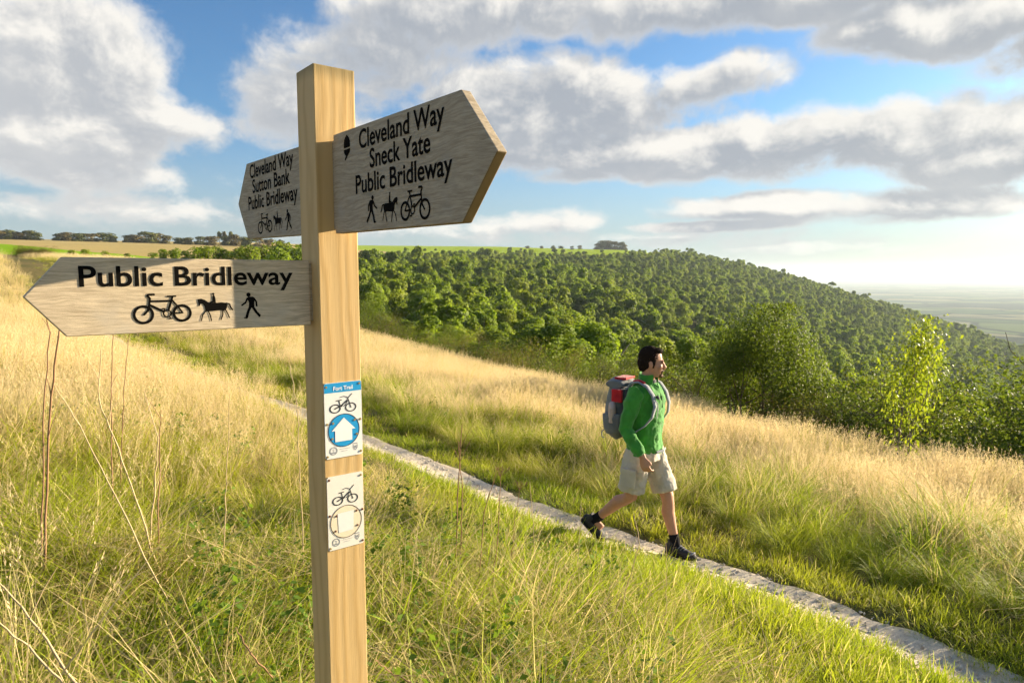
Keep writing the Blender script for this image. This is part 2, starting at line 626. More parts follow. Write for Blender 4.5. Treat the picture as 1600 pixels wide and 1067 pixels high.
def pine_mat():
    m, t, out = new_mat('planed_pine')
    p = t.coord()
    x, y, z = t.sep(p)
    warp = t.noise(t.comb(t.math('MULTIPLY', x, 6), t.math('MULTIPLY', y, 6), t.math('MULTIPLY', z, 1.3)), 1.0, 3, .5)
    ringc = t.math('ADD', t.math('MULTIPLY', x, 190), t.math('MULTIPLY_ADD', y, 140, t.math('MULTIPLY', warp, 34)))
    ring = t.math('MULTIPLY_ADD', t.math('SINE', ringc), .5, .5)
    fib = t.noise(t.comb(t.math('MULTIPLY', x, 420), t.math('MULTIPLY', y, 420), t.math('MULTIPLY', z, 9)), 1.0, 4, .6)
    c = t.mix(t.math('MULTIPLY', t.math('POWER', ring, 2.5), .55), (.65, .445, .20), (.48, .29, .095))
    c = t.mix(t.math('MULTIPLY', fib, .28), c, (.42, .28, .12))
    blot = t.noise(t.comb(x, y, t.math('MULTIPLY', z, .5)), 7, 4, .6)
    c = t.mix(t.smooth(blot, .55, .8, 0, .35), c, (.55, .42, .22))
    v = t.n.new('ShaderNodeTexVoronoi')
    v.inputs['Scale'].default_value = 1.0
    t.put(v.inputs['Vector'], t.comb(t.math('MULTIPLY', x, 13), t.math('MULTIPLY', y, 13), t.math('MULTIPLY_ADD', z, 4.2, .3)))
    knot = t.smooth(v.outputs['Distance'], .035, .085, 1, 0)
    c = t.mix(t.math('MULTIPLY', knot, .7), c, (.22, .10, .03))
    # weather-greyed top end
    top = t.smooth(t.math('ADD', z, t.math('MULTIPLY', warp, .06)), PTOP - .012, PTOP + .03)
    c = t.mix(t.math('MULTIPLY', top, .75), c, (.24, .19, .08))
    principled(t, out, c, .62, .25, t.math('ADD', fib, t.math('MULTIPLY', ring, .5)), .35, .0012)
    return m


def oak_mat(name='weathered_oak', k=1.0):
    m, t, out = new_mat(name)
    p = t.coord()
    x, y, z = t.sep(p)
    warp = t.noise(t.comb(t.math('MULTIPLY', x, 5), t.math('MULTIPLY', y, 14), z), 1.0, 3, .55)
    g = t.noise(t.comb(t.math('MULTIPLY', x, 14), t.math('ADD', t.math('MULTIPLY', y, 230), t.math('MULTIPLY', warp, 9)), t.math('MULTIPLY', z, 60)), 1.0, 6, .68)
    g2 = t.noise(t.comb(t.math('MULTIPLY', x, 60), t.math('MULTIPLY', y, 700), z), 1.0, 3, .6)
    blot = t.noise(p, 9, 4, .6)
    c = t.mix(t.smooth(g, .3, .7), tuple(v * k for v in (.31, .245, .165)), tuple(v * k for v in (.52, .43, .305)))
    c = t.mix(t.smooth(g2, .5, .8, 0, .5), c, tuple(v * k for v in (.21, .165, .11)))
    c = t.mix(t.smooth(blot, .5, .75, 0, .6), c, tuple(v * k for v in (.39, .345, .28)))
    # greyer near the upper edge, golden on the lower edge where fresh wood shows
    principled(t, out, c, .8, .2, t.math('ADD', g, t.math('MULTIPLY', g2, .5)), .5, .0015)
    return m


M_PINE, M_OAK = pine_mat(), oak_mat()
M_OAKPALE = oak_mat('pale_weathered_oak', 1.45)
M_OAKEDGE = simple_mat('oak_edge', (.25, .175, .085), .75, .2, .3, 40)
M_INK = simple_mat('routed_black_paint', (.009, .008, .007), .9, .03, .3, 200)
M_PLATE = simple_mat('white_plate', (.82, .81, .78), .35, .5, .03, 12, .03)
M_PLATE2 = simple_mat('faded_white_plate', (.82, .78, .70), .4, .5, .05, 8, .03)
M_BLUE = simple_mat('blue_print', (.015, .32, .68), .35, .5, .06, 15, .02)
M_BLUEPALE = simple_mat('white_print', (.85, .85, .85), .35, .5, .02, 15, .02)
M_DARKPRINT = simple_mat('dark_print', (.03, .03, .035), .4, .4, .1, 60, .02)
M_RINGPRINT = simple_mat('brown_ring_print', (.10, .07, .05), .45, .4, .1, 60, .02)
M_GREYPRINT = simple_mat('grey_print', (.30, .31, .33), .4, .4, .1, 60, .02)
M_CREAM = simple_mat('cream_print', (.83, .72, .53), .4, .4, .06, 30, .02)
M_BRASS = simple_mat('brass_screw', (.42, .30, .11), .35, .6, .4, 300, .3)
M_RUST = simple_mat('rusty_screw', (.17, .055, .025), .7, .3, .4, 300, .3)

fp_loc = Vector((PC + AR * .05 + AL * .05))
fp_loc.z = gz(fp_loc.x, fp_loc.y)
fpost = empty('fingerpost', fp_loc, 0, 'three-armed wooden fingerpost with two waymark plates beside the path', 'signpost')


def place(o, mx):
    o.matrix_local = Matrix.Translation(-fp_loc) @ mx


def bevel_box(name, sx, sy, sz, bev, mat, lo=(0, 0, 0)):
    bm = bmesh.new()
    bmesh.ops.create_cube(bm, size=1)
    for v in bm.verts:
        v.co = Vector(((v.co.x + .5) * sx + lo[0], (v.co.y + .5) * sy + lo[1], (v.co.z + .5) * sz + lo[2]))
    if bev:
        bmesh.ops.bevel(bm, geom=list(bm.edges), offset=bev, segments=2, affect='EDGES', profile=.6)
    me = bpy.data.meshes.new(name)
    bm.to_mesh(me)
    bm.free()
    me.materials.append(mat)
    return me


# post: local x along AR, y along AL, z up
pmx = Matrix(((AR.x, AL.x, 0, PC.x), (AR.y, AL.y, 0, PC.y), (0, 0, 1, 0), (0, 0, 0, 1)))
pz0 = fp_loc.z - .3
post = obj('post', bevel_box('post', PW, PW, PTOP - pz0, .0025, M_PINE, (0, 0, pz0)), None, fpost)
place(post, pmx)


class Flat:
    """flat black shapes on a board: everything lands in one mesh a hair above the face"""
    def __init__(s):
        s.v, s.f, s.k = [], [], 0

    def poly(s, pts):
        z = s.k * 4e-6
        s.k += 1
        b = len(s.v)
        s.v += [(x, y, z) for x, y in pts]
        s.f.append(tuple(range(b, b + len(pts))))

    def disc(s, c, r, n=20, ry=None):
        ry = r if ry is None else ry
        s.poly([(c[0] + r * math.cos(i * 2 * math.pi / n), c[1] + ry * math.sin(i * 2 * math.pi / n)) for i in range(n)])

    def stroke(s, pts, w, cap=True):
        for a, b in zip(pts[:-1], pts[1:]):
            dx, dy = b[0] - a[0], b[1] - a[1]
            L = math.hypot(dx, dy) or 1e-9
            nx, ny = -dy / L * w / 2, dx / L * w / 2
            s.poly([(a[0] + nx, a[1] + ny), (a[0] - nx, a[1] - ny), (b[0] - nx, b[1] - ny), (b[0] + nx, b[1] + ny)])
        if cap:
            for p in pts:
                s.disc(p, w / 2, 10)

    def ring(s, c, r, w, n=40, a0=0, a1=2 * math.pi, ry=None):
        k = 1 if ry is None else ry / r
        z = s.k * 4e-6
        s.k += 1
        b = len(s.v)
        for i in range(n + 1):
            a = a0 + (a1 - a0) * i / n
            for rad in (r + w / 2, r - w / 2):
                s.v.append((c[0] + rad * math.cos(a), c[1] + rad * math.sin(a) * k, z))
        for i in range(n):
            s.f.append((b + 2 * i, b + 2 * i + 1, b + 2 * i + 3, b + 2 * i + 2))

    def map(s, x0, y0, w, h, flip=False):
        """fit the drawing into a box"""
        xs, ys = [p[0] for p in s.v], [p[1] for p in s.v]
        ax, bx, ay, by = min(xs), max(xs), min(ys), max(ys)
        out = []
        for x, y, z in s.v:
            u = (x - ax) / (bx - ax)
            if flip:
                u = 1 - u
            out.append((x0 + u * w, y0 + (y - ay) / (by - ay) * h, z))
        s.v = out
        if flip:
            s.f = [tuple(reversed(f)) for f in s.f]
        return s

    def mesh(s, name, mat, z=.0007):
        me = mesh_from(name, [(x, y, zz + z) for x, y, zz in s.v], s.f)
        bm = bmesh.new()
        bm.from_mesh(me)
        for f in bm.faces:
            f.normal_update()
            if f.normal.z < 0:
                f.normal_flip()
        bm.to_mesh(me)
        bm.free()
        me.materials.append(mat)
        return me


def P(pts, h=1000.0):
    return [(x, h - y) for x, y in pts]


def icon_bike():
    g = Flat()
    for c, r in (((215, 330), 97), ((630, 325), 92)):
        g.ring((c[0], 1000 - c[1]), r, 30)
    for pts, w in (([(335, 95), (275, 95), (265, 113), (290, 140), (277, 235), (262, 285), (222, 330)], 24),
                   ([(292, 175), (520, 175)], 24), ([(280, 215), (425, 297)], 26), ([(530, 130), (482, 288)], 24),
                   ([(478, 120), (565, 120)], 20), ([(525, 165), (590, 250), (635, 321)], 20), ([(510, 322), (635, 322)], 18),
                   ([(418, 265), (448, 266)], 14), ([(433, 268), (443, 288)], 14), ([(485, 386), (520, 386)], 14), ([(490, 362), (502, 382)], 14)):
        g.stroke(P(pts), w)
    g.ring((467, 675), 40, 17)
    return g


def icon_horse():
    g = Flat()
    g.poly(P([(815, 150), (850, 146), (890, 163), (920, 188), (940, 196), (1010, 198), (1060, 194), (1110, 200), (1122, 230), (1116, 270), (1085, 297), (1050, 286), (980, 293), (905, 297), (887, 272), (880, 232), (865, 208), (842, 202), (832, 230), (817, 232), (821, 205), (814, 180)]))
    for pts, w in (([(897, 285), (858, 335), (842, 400)], 13), ([(915, 285), (938, 345), (947, 403)], 13), ([(1072, 285), (1070, 340), (1050, 395)], 14),
                   ([(1100, 280), (1124, 330), (1140, 376)], 13), ([(1112, 206), (1145, 214), (1160, 258), (1178, 284)], 17), ([(980, 182), (945, 191)], 14)):
        g.stroke(P(pts), w)
    g.disc((977, 908), 13, 14)
    g.poly(P([(964, 195), (968, 140), (972, 100), (984, 104), (996, 128), (1001, 160), (1001, 198)]))
    return g


def icon_man():
    g = Flat()
    g.disc((1348, 898), 24)
    g.poly(P([(1328, 138), (1345, 126), (1395, 124), (1416, 150), (1410, 200), (1410, 248), (1345, 248), (1352, 190), (1338, 160)]))
    for pts, w in (([(1332, 145), (1312, 190), (1270, 217)], 19), ([(1402, 138), (1434, 182), (1437, 228)], 20), ([(1363, 238), (1337, 292), (1318, 355)], 30),
                   ([(1392, 238), (1430, 300), (1466, 338)], 28), ([(1318, 360), (1293, 359)], 14), ([(1468, 332), (1460, 350)], 16)):
        g.stroke(P(pts), w)
    return g


def icon_acorn():
    g = Flat()
    g.poly([(0, .42), (0, .68), (.1, .85), (.28, .95), (.5, 1.05), (.72, .95), (.9, .85), (1, .68), (1, .42)])
    g.poly([(-.04, .33), (1.04, .35), (.95, .18), (.7, .06), (.45, -.08), (.2, -.2), (.1, -.16), (.3, .02), (.06, .16)])
    return g


def icon_mtb():
    g = Flat()
    g.ring((.21, .30), .185, .05)
    g.ring((.79, .30), .19, .045)
    g.disc((.21, .30), .032, 12)
    g.disc((.79, .30), .03, 12)
    for pts, w in (([(.21, .30), (.45, .42), (.66, .64)], .055), ([(.40, .40), (.36, .64)], .035), ([(.27, .66), (.44, .68)], .045), ([(.44, .36), (.58, .58)], .03),
                   ([(.60, .44), (.53, .38)], .028), ([(.60, .44), (.66, .60)], .03), ([(.70, .68), (.79, .30)], .036), ([(.40, .80), (.52, .84), (.64, .80), (.70, .68)], .03), ([(.68, .72), (.84, .92)], .03)):
        g.stroke(pts, w)
    return g


def text_mesh(name, body, x0, x1, base, cap, mat, bold=.012, z=.0007):
    cu = bpy.data.curves.new('lettering', 'FONT')
    cu.body = body
    cu.offset = bold
    cu.resolution_u = 5
    o = bpy.data.objects.new('lettering_tmp', cu)
    COL.objects.link(o)
    dg = bpy.context.evaluated_depsgraph_get()
    me = bpy.data.meshes.new_from_object(o.evaluated_get(dg))
    bpy.data.objects.remove(o)
    n = len(me.vertices)
    a = np.empty(n * 3, np.float32)
    me.vertices.foreach_get('co', a)
    a = a.reshape(-1, 3)
    CAP = .70
    sx = (x1 - x0) / (a[:, 0].max() - a[:, 0].min())
    a[:, 0] = (a[:, 0] - a[:, 0].min()) * sx + x0
    a[:, 1] = a[:, 1] * cap / CAP + base
    a[:, 2] = z
    me.vertices.foreach_set('co', a.ravel())
    me.materials.clear()
    me.materials.append(mat)
    me.name = name
    me.update()
    return me


def split_words(me):
    """two words, two meshes: cut at the widest gap"""
    iv = sorted((min(me.vertices[i].co.x for i in p.vertices), max(me.vertices[i].co.x for i in p.vertices)) for p in me.polygons)
    best, hi, cut = 0, iv[0][1], 0
    for lo_, h_ in iv[1:]:
        if lo_ - hi > best:
            best, cut = lo_ - hi, (lo_ + hi) / 2
        hi = max(hi, h_)
    out = []
    for s_ in (-1, 1):
        bm = bmesh.new()
        bm.from_mesh(me)
        bmesh.ops.delete(bm, geom=[v for v in bm.verts if (v.co.x - cut) * s_ < 0], context='VERTS')
        m2 = bpy.data.meshes.new('lettering')
        bm.to_mesh(m2)
        bm.free()
        m2.materials.append(me.materials[0])
        out.append(m2)
    return out


def board_mesh(name, pts, th, wood):
    """board outline in x,y with thickness behind the face, edges eased; long edge strips in a second wood tone"""
    bm = bmesh.new()
    vs = [bm.verts.new((x, y, 0)) for x, y in pts]
    f = bm.faces.new(vs)
    f.normal_update()
    if f.normal.z < 0:
        f.normal_flip()
    r = bmesh.ops.extrude_face_region(bm, geom=[f])
    for v in [e for e in r['geom'] if isinstance(e, bmesh.types.BMVert)]:
        v.co.z -= th
    bmesh.ops.recalc_face_normals(bm, faces=bm.faces)
    bmesh.ops.bevel(bm, geom=list(bm.edges), offset=.0022, segments=2, affect='EDGES', profile=.5)
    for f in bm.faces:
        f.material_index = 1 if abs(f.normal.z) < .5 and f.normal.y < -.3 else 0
    me = bpy.data.meshes.new(name)
    bm.to_mesh(me)
    bm.free()
    me.materials.append(wood)
    me.materials.append(M_OAKEDGE)
    return me


def board(origin, ax, n, pts, th, lines, icons, label, wood):
    mx = frame(origin, ax, n)
    b = obj('sign_board', board_mesh('sign_board', pts, th, wood), None, fpost, label=label)
    place(b, mx)
    for body, x0, x1, base, cap, bold in lines:
        for me in split_words(text_mesh('lettering', body, x0, x1, base, cap, M_INK, bold)):
            obj('lettering', me, None, b)
    for nm, g, x0, x1, y0, y1, flip in icons:
        g.map(x0, y0, x1 - x0, y1 - y0, flip)
        obj(nm, g.mesh(nm, M_INK), None, b)
    return b


TH = .021
SET = .038
# near-left arm: reads along AR, faces -AL
o1 = PC + AL * SET
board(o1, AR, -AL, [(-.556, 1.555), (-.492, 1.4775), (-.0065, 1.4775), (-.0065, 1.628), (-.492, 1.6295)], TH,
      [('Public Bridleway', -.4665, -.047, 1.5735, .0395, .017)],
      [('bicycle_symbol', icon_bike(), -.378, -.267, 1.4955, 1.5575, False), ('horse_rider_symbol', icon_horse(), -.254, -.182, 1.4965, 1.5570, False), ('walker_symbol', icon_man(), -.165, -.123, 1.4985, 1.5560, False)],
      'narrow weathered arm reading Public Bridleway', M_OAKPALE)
# the tenon of each arm sits in the post
for (og, ax, n, x0, x1, y0, y1) in ((o1, AR, -AL, -.0067, .05, 1.487, 1.62), (PC + AR * SET, -AL, -AR, -.05, .0133, 1.70, 1.90), (PC + AR * SET - AL * -.1, -AL, -AR, -.012, .05, 1.70, 1.90)):
    t_ = obj('tenon', bevel_box('tenon', x1 - x0, y1 - y0, TH - .006, .001, M_OAK, (x0, y0, -TH + .003)), None, fpost)
    place(t_, frame(og, ax, n))
# right arm, towards the viewer: reads along -AL, faces -AR
o2 = PC + AR * SET
board(o2, -AL, -AR, [(.0125, 1.6895), (.531, 1.6855), (.631, 1.7925), (.529, 1.9075), (.0125, 1.9115)], TH,
      [('Cleveland Way', .144, .479, 1.8625, .0385, .016), ('Sneck Yate', .192, .431, 1.8175, .0385, .016), ('Public Bridleway', .124, .503, 1.770, .0385, .016)],
      [('acorn_symbol', icon_acorn(), .068, .101, 1.846, 1.901, False), ('walker_symbol', icon_man(), .172, .221, 1.7025, 1.760, True), ('horse_rider_symbol', icon_horse(), .236, .307, 1.7005, 1.760, True), ('bicycle_symbol', icon_bike(), .318, .429, 1.6975, 1.761, True)],
      'wide shaded arm reading Cleveland Way Sneck Yate', M_OAK)
# rear arm
o3 = PC + AR * SET + AL * PW
board(o3, -AL, -AR, [(-.602, 1.811), (-.520, 1.7015), (-.0115, 1.6935), (-.0115, 1.9135), (-.507, 1.9225)], TH,
      [('Cleveland Way', -.478, -.133, 1.876, .0385, .016), ('Sutton Bank', -.458, -.160, 1.832, .0385, .016), ('Public Bridleway', -.500, -.110, 1.786, .0385, .016)],
      [('bicycle_symbol', icon_bike(), -.422, -.302, 1.7105, 1.769, False), ('horse_rider_symbol', icon_horse(), -.292, -.222, 1.7135, 1.767, False), ('walker_symbol', icon_man(), -.204, -.157, 1.711, 1.766, False)],
      'wide arm behind the post reading Cleveland Way Sutton Bank', M_OAK)


def screw_mesh(mat):
    bm = bmesh.new()
    bmesh.ops.create_cone(bm, cap_ends=True, segments=12, radius1=.0031, radius2=.0024, depth=.0018)
    me = bpy.data.meshes.new('screw')
    bm.to_mesh(me)
    bm.free()
    me.materials.append(mat)
    return me


SCREW, SCREWR = screw_mesh(M_BRASS), screw_mesh(M_RUST)


def plaque(x0, x1, y0, y1, head, label, mat, screws, smesh, cy0, cr):
    mx = frame(PC, AR, -AL)
    bm = bmesh.new()
    bmesh.ops.create_cube(bm, size=1)
    for v in bm.verts:
        v.co = Vector((x0 + (v.co.x + .5) * (x1 - x0), y0 + (v.co.y + .5) * (y1 - y0), .0005 + (v.co.z + .5) * .0022))
    bmesh.ops.bevel(bm, geom=[e for e in bm.edges if abs(e.verts[0].co.z - e.verts[1].co.z) > .001], offset=.003, segments=3, affect='EDGES')
    me = bpy.data.meshes.new('waymark_plate')
    bm.to_mesh(me)
    bm.free()
    me.materials.append(mat)
    b = obj('waymark_plate', me, None, fpost, label=label)
    place(b, mx)
    Z = .0027 + .0004
    cx = (x0 + x1) / 2
    w = x1 - x0
    if head:
        g = Flat()
        g.poly([(x0 + .0006, y1 - .0235), (x1 - .0006, y1 - .0235), (x1 - .0006, y1 - .003), (x1 - .003, y1 - .0006), (x0 + .003, y1 - .0006), (x0 + .0006, y1 - .003)])
        obj('blue_header', g.mesh('blue_header', M_BLUE, Z), None, b)
        for me in split_words(text_mesh('lettering', 'Fort Trail', x0 + w * .24, x0 + w * .76, y1 - .0185, .0095, M_BLUEPALE, .018, Z + .0006)):
            obj('lettering', me, None, b)
    g = icon_mtb()
    g.map(x0 + .012, cy0 + cr + .0035, w - .026, .044)
    obj('bicycle_symbol', g.mesh('bicycle_symbol', M_DARKPRINT, Z), None, b)
    c = (cx, cy0)
    g = Flat()
    g.disc(c, cr, 48)
    obj('disc', g.mesh('disc', M_BLUE if head else M_CREAM, Z), None, b)
    g = Flat()
    g.ring(c, cr, .0016, 56)
    obj('disc_rim', g.mesh('disc_rim', M_DARKPRINT if head else M_RINGPRINT, Z + .0003), None, b)
    if head:
        g = Flat()
        k = cr
        g.poly([(c[0], c[1] + .78 * k), (c[0] + .74 * k, c[1] + .02 * k), (c[0] + .52 * k, c[1] + .02 * k), (c[0] + .52 * k, c[1] - .66 * k), (c[0] - .58 * k, c[1] - .66 * k), (c[0] - .58 * k, c[1] + .02 * k), (c[0] - .80 * k, c[1] + .02 * k)])
        obj('arrow', g.mesh('arrow', M_BLUEPALE, Z + .0006), None, b)
    else:
        g = Flat()
        g.poly([(c[0] + a_ * cr, c[1] + b_ * cr) for a_, b_ in ((-.5, -.62), (.45, -.6), (.5, .62), (-.55, .58))])
        obj('pale_patch', g.mesh('pale_patch', M_PLATE, Z + .0005), None, b)
    # small printed crests and lines of fine print at the foot
    g = Flat()
    e = (x0 + w * .21, y0 + .0185)
    g.ring(e, .0088, .0022, 28)
    g.stroke([(e[0] - .006, e[1] - .0045), (e[0] + .006, e[1] - .0045)], .003)
    g.stroke([(e[0], e[1] - .003), (e[0] + .001, e[1] + .003), (e[0] - .002, e[1] + .0045)], .0012)
    obj('round_crest', g.mesh('round_crest', M_GREYPRINT, Z), None, b)
    g = Flat()
    e = (x0 + w * .80, y0 + .0215)
    g.stroke([(e[0] - .005, e[1] + .0075), (e[0] + .005, e[1] + .0075)], .0022)
    g.stroke([(e[0] - .0048, e[1] + .004), (e[0] - .0048, e[1] - .003), (e[0], e[1] - .0085), (e[0] + .0048, e[1] - .003), (e[0] + .0048, e[1] + .004)], .0016)
    g.disc((e[0], e[1] - .0005), .0028)
    obj('shield_crest', g.mesh('shield_crest', M_GREYPRINT, Z), None, b)
    g = Flat()
    for row, ln in ((0, .024), (1, .017)):
        xa = x0 + w * .38 + row * .0025
        k = 0
        rg = random.Random(row)
        while k < ln:
            s_ = rg.uniform(.0012, .003)
            g.stroke([(xa + k, y0 + .0205 - row * .0055), (xa + k + s_, y0 + .0205 - row * .0055)], .0011, False)
            k += s_ + .0008
    obj('fine_print', g.mesh('fine_print', M_GREYPRINT, Z), None, b)
    for sx, sy, mm in screws:
        s_ = obj('screw', mm, None, b)
        s_.location = (sx, sy, .0034)
    return b


plaque(.0035, .0985, 1.159, 1.341, True, 'white waymark plate with blue Fort Trail header and white arrow', M_PLATE,
       [(.009, 1.332, SCREW), (.093, 1.334, SCREW), (.009, 1.243, SCREW), (.094, 1.246, SCREW), (.0085, 1.165, SCREW), (.094, 1.167, SCREW),
        (.024, 1.244, SCREW), (.079, 1.246, SCREW), (.021, 1.207, SCREW), (.084, 1.211, SCREW)], SCREW, 1.2245, .0395)
plaque(.0045, .0975, .934, 1.1155, False, 'faded white waymark plate with an empty ring below the arrow plate', M_PLATE2,
       [(.010, 1.108, SCREWR), (.092, 1.107, SCREW), (.0095, 1.020, SCREWR), (.094, 1.020, SCREWR), (.009, .940, SCREW), (.093, .941, SCREWR),
        (.026, 1.017, SCREWR), (.078, 1.020, SCREWR), (.023, .980, SCREWR), (.080, .983, SCREWR)], SCREWR, .999, .0400)

# ------------------------------------------------------------------ the walker and his backpack
def skin_mat():
    m, t, out = new_mat('skin')
    n = t.noise(t.coord(), 55, 4, .6)
    c = t.mix(n, (.56, .30, .19), (.46, .22, .13))
    p = principled(t, out, c, .55, .35, n, .15, .002)
    p.inputs['Subsurface Weight'].default_value = .08
    p.inputs['Subsurface Radius'].default_value = (.02, .008, .005)
    return m


def cloth_mat(name, col, dark, scale=420, bump=.25):
    m, t, out = new_mat(name)
    p = t.coord()
    n = t.noise(p, 9, 4, .6)
    w = t.noise(p, scale, 2, .6)
    c = t.mix(t.smooth(n, .35, .7), col, dark)
    c = t.mix(t.math('MULTIPLY', w, .3), c, dark)
    pr_ = principled(t, out, c, .85, .15, t.math('ADD', t.math('MULTIPLY', n, 3.0), w), bump, .006)
    pr_.inputs['Sheen Weight'].default_value = .25
    return m


M_SKIN = skin_mat()
M_FLEECE = cloth_mat('green_fleece', (.060, .30, .038), (.042, .21, .027))
M_FLEECE2 = cloth_mat('green_fleece_trim', (.020, .14, .016), (.012, .09, .010))
M_SHORT = cloth_mat('stone_cotton', (.56, .50, .41), (.47, .42, .34), 600)
M_HAIR = simple_mat('dark_brown_hair', (.026, .016, .011), .85, .08, .5, 160, .9, .006)
M_BEARD = simple_mat('stubble', (.17, .09, .055), .7, .2, .5, 260, .5, .002)
M_BOOT = simple_mat('dark_boot', (.045, .043, .045), .7, .3, .5, 90, .5, .004)
M_SOLE = simple_mat('boot_sole', (.022, .020, .020), .8, .2, .3, 60, .4, .004)
M_LACE = simple_mat('boot_trim', (.26, .26, .27), .7, .2, .3, 80)
M_SOCK = simple_mat('black_sock', (.015, .015, .018), .95, .1, .3, 300)
M_PACK = cloth_mat('grey_nylon', (.17, .18, .19), (.12, .125, .135), 500)
M_PACKD = cloth_mat('dark_grey_nylon', (.055, .058, .065), (.04, .042, .048), 500)
M_RED = cloth_mat('red_nylon', (.56, .022, .030), (.40, .015, .02), 500)
M_STRAP = cloth_mat('light_grey_webbing', (.30, .32, .35), (.22, .24, .27), 600)
M_CORD = simple_mat('white_cord', (.72, .70, .66), .7, .2, .1, 60)
M_BOTTLE = simple_mat('clear_bottle', (.55, .42, .40), .25, .5, .3, 18)


class Blob:
    """overlapping lofts that a voxel remesh melts into one surface"""
    def __init__(s):
        s.v, s.f = [], []

    def tube(s, pts, rad, ref=(0, 1, 0), n=18):
        pts = [Vector(p) for p in pts]
        b0 = len(s.v)
        m = len(pts)
        for i, p in enumerate(pts):
            t = (pts[min(i + 1, m - 1)] - pts[max(i - 1, 0)]).normalized()
            u = Vector(ref) - t * t.dot(Vector(ref))
            u.normalize()
            w = t.cross(u)
            ra, rb = rad[i] if isinstance(rad[i], tuple) else (rad[i], rad[i])
            for k in range(n):
                a = 2 * math.pi * k / n
                s.v.append(p + u * math.cos(a) * ra + w * math.sin(a) * rb)
        for i in range(m - 1):
            for k in range(n):
                k2 = (k + 1) % n
                s.f.append((b0 + i * n + k, b0 + i * n + k2, b0 + (i + 1) * n + k2, b0 + (i + 1) * n + k))
        s.f.append(tuple(b0 + k for k in reversed(range(n))))
        s.f.append(tuple(b0 + (m - 1) * n + k for k in range(n)))
        return s

    def ball(s, c, r, rot=None, n=14):
        b0 = len(s.v)
        M = rot or Matrix.Identity(3)
        c = Vector(c)
        r = r if isinstance(r, tuple) else (r, r, r)
        for i in range(n + 1):
            th = math.pi * i / n
            for k in range(n):
                a = 2 * math.pi * k / n
                s.v.append(c + M @ Vector((r[0] * math.sin(th) * math.cos(a), r[1] * math.sin(th) * math.sin(a), r[2] * math.cos(th))))
        for i in range(n):
            for k in range(n):
                k2 = (k + 1) % n
                s.f.append((b0 + i * n + k, b0 + (i + 1) * n + k, b0 + (i + 1) * n + k2, b0 + i * n + k2))
        return s

    def box(s, c, h, rot=None):
        b0 = len(s.v)
        M = rot or Matrix.Identity(3)
        for x in (-1, 1):
            for y in (-1, 1):
                for z in (-1, 1):
                    s.v.append(Vector(c) + M @ Vector((x * h[0], y * h[1], z * h[2])))
        s.f += [tuple(b0 + i for i in f) for f in ((0, 1, 3, 2), (4, 6, 7, 5), (0, 4, 5, 1), (2, 3, 7, 6), (0, 2, 6, 4), (1, 5, 7, 3))]
        return s

    def melt(s, name, mat, vox=.007, smooth=4, wr=0.0, wrs=.08):
        me = mesh_from(name, s.v, s.f)
        o = bpy.data.objects.new(name + '_tmp', me)
        COL.objects.link(o)
        bm = bmesh.new()
        bm.from_mesh(me)
        bmesh.ops.remove_doubles(bm, verts=bm.verts, dist=1e-5)
        bmesh.ops.recalc_face_normals(bm, faces=bm.faces)
        bm.to_mesh(me)
        bm.free()
        r_ = o.modifiers.new('r', 'REMESH')
        r_.mode = 'VOXEL'
        r_.voxel_size = vox
        r_.use_smooth_shade = True
        sm = o.modifiers.new('s', 'SMOOTH')
        sm.iterations = smooth
        sm.factor = .5
        if wr:
            tx = bpy.data.textures.new(name + '_folds', 'CLOUDS')
            tx.noise_scale = wrs
            tx.noise_depth = 2
            dm = o.modifiers.new('d', 'DISPLACE')
            dm.texture = tx
            dm.texture_coords = 'LOCAL'
            dm.strength = wr
            dm.mid_level = .5
        dg = bpy.context.evaluated_depsgraph_get()
        out = bpy.data.meshes.new_from_object(o.evaluated_get(dg))
        bpy.data.objects.remove(o)
        out.name = name
        out.materials.clear()
        out.materials.append(mat)
        out.polygons.foreach_set('use_smooth', [True] * len(out.polygons))
        return out


W_LOC = Vector((1.145, 5.78, 0))
W_LOC.z = gz(W_LOC.x, W_LOC.y) + .012
W_YAW = math.atan2(-.60, .80)
walker = empty('person', W_LOC, W_YAW, 'man in green fleece, stone shorts and dark boots striding along the path', 'person')

HIPL, KNL, ANL = Vector((.02, .095, .93)), Vector((.175, .10, .51)), Vector((.265, .09, .10))
HIPR, KNR, ANR = Vector((-.01, -.095, .93)), Vector((-.07, -.10, .52)), Vector((-.43, -.10, .225))
SHR, ELR, WRR = Vector((.00, -.185, 1.44)), Vector((-.055, -.265, 1.14)), Vector((.115, -.27, .925))
SHL, ELL, WRL = Vector((.00, .185, 1.44)), Vector((-.10, .25, 1.15)), Vector((-.06, .26, .92))
HY = R(27)
HM = Matrix.Rotation(HY, 3, 'Z') @ Matrix.Rotation(R(4), 3, 'Y')
HC = Vector((.055, 0, 1.665))


def hp(x, y, z):
    return HC + HM @ Vector((x, y, z))


